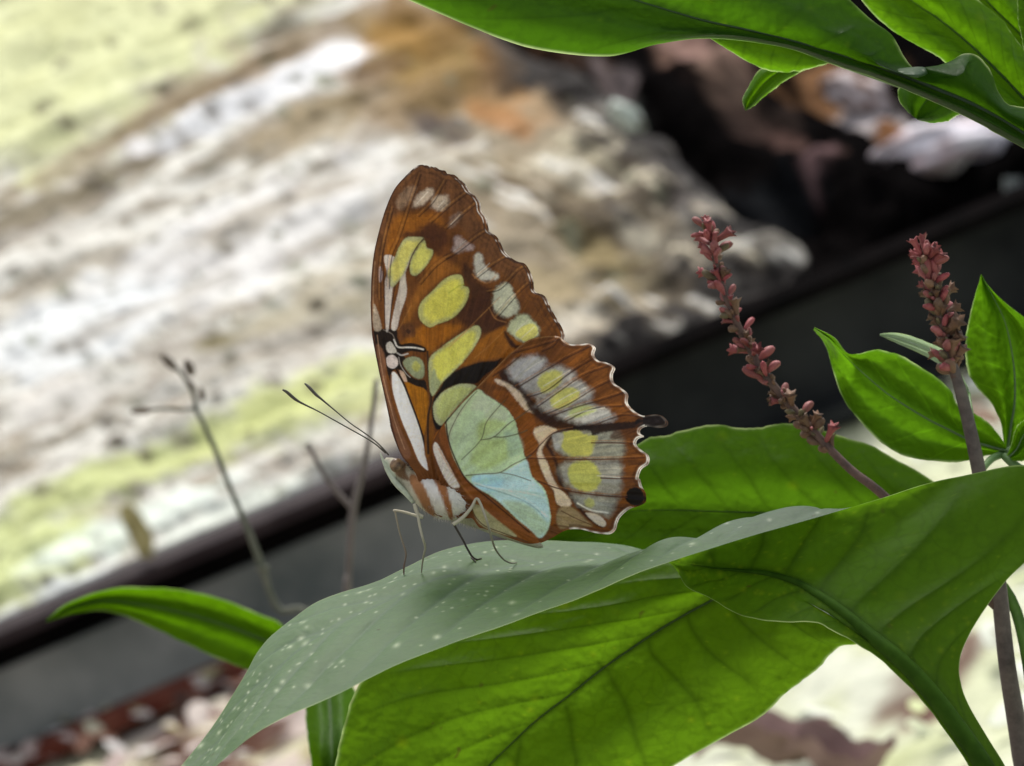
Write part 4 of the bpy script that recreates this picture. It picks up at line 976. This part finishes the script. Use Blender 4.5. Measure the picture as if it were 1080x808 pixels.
    for p in ([(100,320),(150,290),(240,235),(300,200),(420,140)], [(60,180),(200,140),(300,110)], [(150,360),(230,330),(330,255),(420,200)], [(190,400),(290,330),(380,270),(500,225)], [(220,435),(320,390),(420,330),(510,285)],
              [(250,440),(360,400),(470,370),(560,340)], [(310,462),(420,410),(560,398)], [(430,478),(540,440),(620,440)], [(120,180),(60,230),(0,270)], [(210,165),(260,140),(285,105)]):
        sk(p, 1.3, VB, .7, .85, T3, .5); sk([(x - 5, y - 9) for x, y in p], .8, (172,110,58), .7, .5, T3)
    for p in ([(225,216),(330,218),(450,221),(600,219),(725,214)], [(130,280),(260,310),(360,345),(450,363),(560,376),(650,382)], [(215,216),(250,195),(290,150),(340,108),(420,92)], [(540,300),(620,302),(690,302)], [(500,150),(600,150),(690,155)]):
        sk(p, 1.3, (84,44,24), .6, .9, T5, .6); sk([(x, y - 9) for x, y in p], .8, (176,116,66), .7, .5, T5)
    for p, T in (([(215,312),(270,280),(330,243)],T3), ([(250,395),(320,352),(395,318)],T3), ([(310,442),(390,420),(475,404)],T3), ([(135,250),(180,220),(215,200)],T3), ([(525,290),(570,293),(620,298)],T5), ([(440,405),(500,440),(560,445)],T5)):
        sk(p, .9, (212,208,196), .9, .7, T, .5)
    # the big green window
    GW = tf(T2, [(392,700),(395,662),(428,612),(498,542),(556,498),(600,528),(652,560),(704,602),(738,660),(748,712)]) + tf(T5, [(190,118),(206,172),(222,222),(248,292),(300,348),(320,420),(326,482),(302,540),(270,553),(230,530),(150,442),(80,382),(0,333)]) + tf(T4, [(500,290),(470,250),(432,180),(412,60)])
    po(GW, (44,28,18), 2.0, .6, None, 0)
    po(GW, (178,198,158), 1.1, 1, None, .8)
    po(tf(T2, [(400,690),(405,665),(435,620),(500,550),(548,510),(530,540),(480,610),(440,680),(425,740),(418,800),(402,760)]), (172,182,148), 1.5, .9)
    po(tf(T2, [(556,505),(600,530),(650,562),(700,604),(690,650),(640,640),(600,660),(580,600),(520,590)]), (180,190,160), 3, .8)
    po(tf(T2, [(560,660),(630,640),(690,660),(640,700),(600,720),(560,740)]), (166,182,108), 3.5, .7)
    po(tf(T4, [(560,110),(650,100),(720,120),(700,190),(620,240),(560,240),(520,200)]), (164,182,112), 4, .7)
    po(tf(T5, [(0,290),(110,278),(180,245),(225,225),(245,295),(295,350),(318,420),(322,482),(300,535),(268,548),(150,438),(80,378),(0,330)]), (180,208,210), 1.6, 1)
    po(tf(T5, [(190,400),(240,420),(300,480),(318,500),(295,540),(260,545),(200,480),(120,400)]), (172,190,158), 3, .85)
    po(tf(T5, [(0,290),(90,290),(130,310),(100,350),(60,360),(0,325)]), (160,204,218), 3, .7)
    po(tf(T5, [(130,100),(190,120),(208,180),(150,210),(140,150)]), (150,172,150), 3, .7)
    G0 = (86, 84, 60)
    for p, w_ in (([(415,760),(424,700),(465,615),(515,545),(553,505)], .9), ([(480,830),(570,737),(596,655),(645,592),(685,548)], .9), ([(570,737),(632,722),(700,662),(745,632),(800,592)], 1.0), ([(632,722),(682,722),(750,706),(790,690)], 1.1)):
        sk(p, w_, G0, .5, .85, T2, .6)
    sk([(372,695),(420,632),(482,560),(552,490)], 1.5, (24,20,16), .6, 1, T2, .6)
    for p, w_ in (([(500,276),(580,269),(660,262),(720,226),(770,202),(808,182)], 1.1), ([(660,262),(730,275),(808,302)], .9)): sk(p, w_, (92,88,70), .5, .85, T4, .6)
    for p in ([(0,318),(60,338),(180,356),(260,372),(300,385)], [(60,338),(180,365),(250,410),(310,462)], [(0,325),(100,350),(200,385)]): sk(p, 1.6, (204,222,218), 1.1, .7, T5, .6)
    for p in ([(10,328),(120,362),(200,392),(262,430),(300,470)],): sk(p, 1.0, (110,140,146), 1.0, .6, T5)
    # root: brown and white stripes, inner-margin fold
    po([(352,120),(368,130),(405,200),(445,275),(470,330),(430,330),(395,280),(360,200),(345,150)], (212,204,192), .9, 1, T4)
    po([(395,20),(412,90),(440,190),(500,290),(600,372),(700,452),(820,548),(840,600),(740,570),(640,500),(560,420),(500,360),(470,290),(440,240),(395,150),(372,80)], (138,80,34), 1.2, 1, T4)
    sk([(405,20),(418,110),(455,210),(505,300),(600,380),(700,462),(800,545)], 1.6, (60,32,18), .7, .9, T4)
    sk([(372,150),(440,270),(520,370),(640,480),(760,570)], 1.6, (176,118,66), 1, .5, T4)
    po([(530,430),(560,415),(640,480),(740,560),(700,562),(620,538),(560,500)], (160,154,116), 1.2, .95, T4)
    sk([(525,420),(545,470),(590,515),(680,550),(790,590)], 1.0, (88,58,34), .6, .9, T4)
    # fringe
    d = seg_dist(X, Y, ho, np.roll(ho, -1, 0)); outer = (X > 600) | ((X > 585) & (Y < 380)) | ((Y > 530) & (X > 620))
    tail = (X > 678) | (np.hypot(X - 670, Y - 524) < 11)
    w_ = (np.exp(-((d - 3.6) / 1.2) ** 2) * outer * .6 * ~tail)[:, None]; C[:] = C * (1 - w_) + BR(74, 44, 26) * w_
    w_ = (sstep(2.0, .8, d) * outer * ~(np.hypot(X - 670, Y - 524) < 11) * np.where((X > 680) & (Y < 460), .12, 1) * (.65 + .35 * np.sin(X * .5 + Y * .35)))[:, None]; C[:] = C * (1 - w_) + BR(212, 204, 194) * w_
    w_ = (sstep(2.2, .5, d) * (X < 600) * (Y < 440) * .5)[:, None]; C[:] = C * (1 - w_) + BR(176, 130, 80) * w_
    s_ = hilo(X, Y, 470, 530, 46, 15) * sstep(30, 110, np.hypot(X - 470, Y - 530)); f_ = fbm(X * .9, Y * .9, 19, 3); k = fbm(X / 14, Y / 14, 14, 3)
    C[:] = C * (1 + np.where(C[:, 1] < .16, .32, .09) * s_ + .18 * f_ + .2 * k)[:, None]; pleat(X, Y, H, 440, 500, outer)
    C[:] = C * (1 + .12 * fbm(X / 4.5, Y / 3.2, 61, 3) + .10 * np.abs(fbm(X / 8 + Y / 20, Y / 26, 63, 2)))[:, None]
    return np.clip(C * (1.16 + .34 * sstep(.14, .34, C[:, 1]))[:, None], 0, 1), H

def wing(name, outline, paint, dfun, parent, step=.62, off=(0, 0), scale=1.0, label=None, side=1):
    poly = catmull(np.array(outline), len(outline) * 4, True)
    x0, y0 = poly.min(0) - 1; x1, y1 = poly.max(0) + 1
    xs = np.arange(x0, x1, step); ys = np.arange(y0, y1, step); X, Y = np.meshgrid(xs, ys)
    ok = inside(X.ravel(), Y.ravel(), poly).reshape(X.shape)
    cc_ = (ok[:-1, :-1].astype(int) + ok[1:, :-1] + ok[:-1, 1:] + ok[1:, 1:]) >= 2
    idx = np.arange(X.size).reshape(X.shape)
    q = np.stack([idx[:-1, :-1], idx[1:, :-1], idx[1:, 1:], idx[:-1, 1:]], -1)[cc_]
    used = np.unique(q); remap = -np.ones(X.size, int); remap[used] = np.arange(len(used)); q = remap[q]
    px, py = X.ravel()[used].copy(), Y.ravel()[used].copy()
    # snap the rim to the outline
    cnt = np.bincount(q.ravel(), minlength=len(px)); rim = np.where(cnt < 4)[0]
    A = poly; B = np.roll(poly, -1, 0)
    for i in rim:
        d_ = B - A; L = (d_ ** 2).sum(1) + 1e-9
        t = np.clip(((px[i] - A[:, 0]) * d_[:, 0] + (py[i] - A[:, 1]) * d_[:, 1]) / L, 0, 1)
        c_ = A + d_ * t[:, None]; k = ((c_ - [px[i], py[i]]) ** 2).sum(1).argmin(); px[i], py[i] = c_[k]
    C, H = paint(px, py)
    d = dfun(px, py) - side * H * .00009 
    ox, oy = 455, 515
    qx = ox + (px - ox) * scale + off[0] * np.hypot(px - ox, py - oy) / 300; qy = oy + (py - oy) * scale + off[1] * np.hypot(px - ox, py - oy) / 300
    W = P(qx, qy, d)
    o = mesh(name, W, q, M_wing, parent, C)
    if label: o['label'] = label
    return o
bb = P(480, 555, .5015)
bf = empty('butterfly', bb, 'brown and green butterfly with closed wings standing on the large waxy leaf', 'butterfly')
def rr(X, Y): return np.hypot(X - 455, Y - 515) / 300
wav = lambda X, Y, s: .00035 * fbm(X / 70, Y / 70, s, 2) + .00012 * np.sin(np.arctan2(Y - 520, X - 460) * 26)
wing('hindwing', hind, paint_hind, lambda X, Y: .4972 + .0022 * rr(X, Y) ** .8 + wav(X, Y, 1), bf, label='near hindwing with green window, scalloped brown margin and short black tail')
wing('forewing', fore, paint_fore, lambda X, Y: .4984 + .0022 * rr(X, Y) ** .8 + wav(X, Y, 2), bf, label='near forewing, tall, with lime green windows in brown')
wing('hindwing', hind, paint_hind, lambda X, Y: .5062 - .0022 * rr(X, Y) ** .8 + wav(X, Y, 3), bf, 1.2, (2.5, 1.0), 1.0, 'far hindwing hidden behind the near one')
wing('forewing', fore, paint_fore, lambda X, Y: .5050 - .0022 * rr(X, Y) ** .8 + wav(X, Y, 4), bf, 1.2, (3.5, .5), 1.0, 'far forewing, only its rim showing')

# body: head, thorax, abdomen and legs in one mesh
def loft(path, seg=28, n=60):
    q = catmull(np.array(path, float), n); V = []
    for i in range(n):
        a = q[max(0, i - 1)]; b = q[min(n - 1, i + 1)]; tx, ty = b[0] - a[0], b[1] - a[1]; l = math.hypot(tx, ty) + 1e-9
        nx, ny = -ty / l, tx / l
        for k in range(seg):
            t = 2 * math.pi * k / seg
            r1, r2 = max(q[i, 3], .2), max(q[i, 4], .2)
            V.append(P(q[i, 0] + nx * r1 * math.cos(t), q[i, 1] + ny * r1 * math.cos(t), q[i, 2] + r2 * math.sin(t) * .000125))
    Fc = [[i * seg + k, i * seg + (k + 1) % seg, (i + 1) * seg + (k + 1) % seg, (i + 1) * seg + k] for i in range(n - 1) for k in range(seg)]
    Fc.append(list(range(seg))[::-1]); Fc.append([(n - 1) * seg + k for k in range(seg)])
    return np.array(V), Fc
dB = .5017
bodyV, bodyF = loft([(406,484,dB,2,3),(411,489,dB,8,9),(419,496,dB,11,12),(427,502,dB,9,11),(434,508,dB,11,17),(446,515,dB,17,34),(459,522,dB,20.5,42),(472,528,dB,21,44),(484,535,dB,17,40),(494,542,dB,12,26),(506,549,dB,9,16),(522,556,dB,8.5,13),(540,563,dB,7.5,11),(556,570,dB,5.5,8),(568,575,dB,3.5,5),(573,577,dB,.8,1)], 36, 90)
bvh = BVHTree.FromPolygons([tuple(v) for v in WA.reshape(-1, 3)], grid_faces(WA.shape[0], WA.shape[1]).tolist())
def foot(px, py):
    dirv = Vector((P(px, py, 1.0) - CAM)).normalized()
    h = bvh.ray_cast(Vector(CAM), dirv)
    if h[0] is None: return .505
    return float(pix(np.array(h[0]))[2])
geos = [(bodyV, bodyF)]; lc = [None]; hr = []
def leg(pts, r, c, d0, d1, tarsus=True):
    n = len(pts); ft = foot(*pts[-1][:2]) - .0003; 
    q = []
    for i, p in enumerate(pts):
        t = i / (n - 1); dd = d0 + (d1 - d0) * min(1, t * 2) if t < .5 else d1 + (ft - d1) * (t - .5) * 2
        q.append((p[0], p[1], dd))
    V, f = pxtube(q, [x * .84 for x in r], 8, n * 7); qq = catmull(np.array(q), 60)
    for j in range(6, 58):
        a_ = P(*qq[j]); b_ = P(*qq[j + 1]); t_ = (b_ - a_) / (np.linalg.norm(b_ - a_) + 1e-9); o_ = rng.normal(0, 1, 3); o_ -= (o_ @ t_) * t_; o_ /= np.linalg.norm(o_)
        hr.append((np.array([a_ - t_ * .00004, a_ + t_ * .00004, a_ + o_ * .00033 + t_ * .00022]), [[0, 1, 2]]))
    geos.append((V, f)); lc.append(np.tile(lin(c), (len(V), 1)) if not isinstance(c, list) else
        np.repeat(np.array([lin(c[0]) * (1 - t) + lin(c[1]) * t for t in np.linspace(0, 1, n * 7)]), 8, 0))
PALE = (184, 180, 158); DKL = (62, 54, 52)
leg([(478,553),(484,549),(491,543),(498,534),(502.5,526),(507,532),(514,551),(518,566),(522,578),(528,587),(534,592),(540,594),(545,593.5)], [2.6,2.6,2.4,2.0,1.7,1.7,1.5,1.4,1.3,1.1,1.0,.9,.6], [PALE,(120,112,100)], .4975, .4965)
leg([(446,545),(440,541),(437,532),(440,540),(443,556),(446,568),(448.5,577),(447,585),(446,591),(445,598),(444.6,604)], [2.2,2.2,2.0,1.8,1.7,1.6,1.5,1.4,1.2,1.0,.7], [PALE,(140,134,118)], .4985, .498)
leg([(446,546),(436,543),(426,540),(416,538.5),(417,541),(421,560),(425,573),(428,583),(427.5,590),(426,598),(426,606)], [1.9,1.9,1.7,1.5,1.2,1.1,1.1,1.3,1.1,1.2,.8], [PALE,(96,66,62)], .5035, .5055)
leg([(476,548),(481,557),(485,564),(489,571),(493,579),(498,587),(503,590),(508,589)], [1.6,1.5,1.4,1.3,1.3,1.3,1.1,.7], [(90,84,80),DKL], .506, .507)
V, f = pxtube([(497,588,foot(497,588)-.0003),(500,591,foot(500,591)-.0003),(502,593,foot(502,593)-.0003)], [.9,.8,.5], 6, 6); geos.append((V, f)); lc.append(np.tile(lin(DKL), (len(V), 1)))
V, f = join(geos)
bx, by, _ = pix(bodyV); Cb = np.tile(lin((174, 170, 150)), (len(bodyV), 1))
for p, c, s in (([(240,270),(280,290),(320,360),(352,440),(345,470),(300,430),(260,360),(235,310)], (140,92,50), 1), ([(265,240),(320,205),(350,290),(395,390),(424,480),(400,498),(360,462),(318,360),(285,290)], (200,196,188), .9),
                ([(345,280),(395,285),(420,370),(438,440),(437,488),(415,465),(380,370),(355,310)], (140,84,38), .9), ([(400,280),(455,280),(500,350),(512,420),(480,480),(445,490),(432,420)], (196,194,184), .9),
                ([(180,180),(215,210),(215,260),(235,300),(190,290),(160,250)], (110,80,52), 1), ([(120,200),(150,250),(200,320),(260,400),(240,410),(170,340),(120,260)], (176,184,164), 1)):
    op_poly(Cb, bx, by, p, lin(c), s, .95, True, T4, .8)
tp = fbm(bx * .35, by * .35, 3, 3); Cb *= (1 + .2 * tp)[:, None]
bodyo = mesh('body', V, f, M_body, bf, np.clip(np.vstack([Cb] + lc[1:]), 0, 1))
# eyes, palps, antennae
def ball(c, r, name, mat, parent, sq=(1, 1, 1)):
    nU, nV = 24, 16; V = []
    for i in range(nV):
        p_ = math.pi * (i + .5) / nV
        for k in range(nU):
            t = 2 * math.pi * k / nU
            V.append(c + right * r * sq[0] * math.sin(p_) * math.cos(t) + fwd * r * sq[1] * math.sin(p_) * math.sin(t) + up * r * sq[2] * math.cos(p_))
    Fc = [[i * nU + k, i * nU + (k + 1) % nU, (i + 1) * nU + (k + 1) % nU, (i + 1) * nU + k] for i in range(nV - 1) for k in range(nU)]
    Fc.append(list(range(nU))[::-1]); Fc.append([(nV - 1) * nU + k for k in range(nU)])
    return mesh(name, np.array(V), Fc, mat, parent)
ball(P(418.5, 491, .5005), 7.4 * .000125, 'eye', M_eye, bf, (1, .75, 1.05)); ball(P(418.5, 491, .5029), 7.4 * .000125, 'eye', M_eye, bf, (1, .75, 1.05))
for dd in (.5007, .5025):
    V, f = loft([(401,478,dd,.6,.6),(403,483,dd,1.2,1.2),(406,490,dd,1.9,2),(411,500,dd,2.6,2.6),(419,511,dd,3.2,3.2),(428,520,dd,3,3),(436,530,dd,2,2)], 14, 30)
    cx_, cy_, _ = pix(V); Cp = np.tile(lin((178, 186, 166)), (len(V), 1)) * (1 + .25 * fbm(cx_ * .4, cy_ * .4, 6, 3))[:, None]
    mesh('palp', V, f, M_body, bf, np.clip(Cp, 0, 1))
for pts, dd in (([(298,411),(303,414),(310,420),(317,424.6),(335,433.5),(354,444),(370,453),(386,462),(396,468.5),(407,478)], .4995), ([(321.5,404.5),(326,408.5),(333,416),(339,421),(354,433.5),(369,446),(382,455),(393,463),(401,470),(410,480)], .5035)):
    V, f = pxtube([(x, y, dd + (.5012 - dd) * (i / 9)) for i, (x, y) in enumerate(pts)], [.9, 1.7, 1.7, 1.2, .75, .7, .7, .7, .75, .9], 8, 90)
    mesh('antenna', V, f, M_ant, bf)
# short fur on thorax and head
geo = []
rf = np.random.default_rng(5)
for i in range(3200):
    k = rf.integers(36 * 12, 36 * 60); v0 = bodyV[k]; x, y, d = pix(v0)
    if d > .5025: continue
    i0 = k // 36; c0 = bodyV[i0 * 36:(i0 + 1) * 36].mean(0); nrm = (v0 - c0); nrm /= np.linalg.norm(nrm)
    dr = nrm * .35 + (right * .55 - up * .65) * .6 + rf.normal(0, .22, 3); dr /= np.linalg.norm(dr); L = rf.uniform(.0003, .00075)
    s_ = np.cross(dr, fwd); s_ /= np.linalg.norm(s_) + 1e-9; w_ = .000022
    geo.append((np.array([v0 - s_ * w_ - nrm * .0001, v0 + s_ * w_ - nrm * .0001, v0 + dr * L + nrm * .0001]), [[0, 1, 2]]))
V, f = join(geo); tc = pix(V)
Cf = np.zeros((len(V), 3))
dmy = ((V[:, None, :] - bodyV[None, ::7, :]) ** 2).sum(2).argmin(1) * 7; Cf = Cb[dmy] * np.repeat(rf.uniform(.55, 1.35, len(V) // 3), 3)[:, None]
hV, hF = join(hr)
mesh('fur', *join([(V, f), (hV, hF)]), M_body, bf, np.clip(np.vstack([Cf, np.tile(lin((150, 140, 120)), (len(hV), 1))]), 0, 1))
# tiny grit on the leaf
def grit(px, py, r, n):
    d = foot(px, py)
    if d is None: return
# ------------------------------------------------------------------ light
SUN_EL, SUN_AZ = R(62), R(20)      # from behind the subject, a little to the left
wd = bpy.data.worlds.new('World'); sc.world = wd; wd.use_nodes = True
nt = wd.node_tree; bg = nt.nodes['Background']; sky = nt.nodes.new('ShaderNodeTexSky'); sky.sky_type = 'NISHITA'
sky.sun_disc = False; sky.sun_elevation = SUN_EL; sky.air_density = 1.0; sky.dust_density = 3; sky.ozone_density = .6
dirs = Vector((-math.sin(SUN_AZ) * math.cos(SUN_EL), math.cos(SUN_AZ) * math.cos(SUN_EL), math.sin(SUN_EL)))   # towards the sun
sky.sun_rotation = math.atan2(dirs.x, dirs.y)
hs = nt.nodes.new('ShaderNodeHueSaturation'); hs.inputs['Saturation'].default_value = .35      # thin cloud
nt.links.new(sky.outputs[0], hs.inputs['Color']); nt.links.new(hs.outputs[0], bg.inputs[0]); bg.inputs[1].default_value = .10
ld_ = bpy.data.lights.new('sun', 'SUN'); ld_.energy = 1.5; ld_.angle = R(19); ld_.color = (1, .96, .9)
lo = bpy.data.objects.new('sun', ld_); col.objects.link(lo); lo.rotation_euler = (-dirs).to_track_quat('-Z', 'Y').to_euler(); lo.location = (0, 0, 3)
vs = sc.view_settings; vs.view_transform = 'Standard'; vs.look = 'None'; vs.exposure = 1.2; vs.gamma = 1
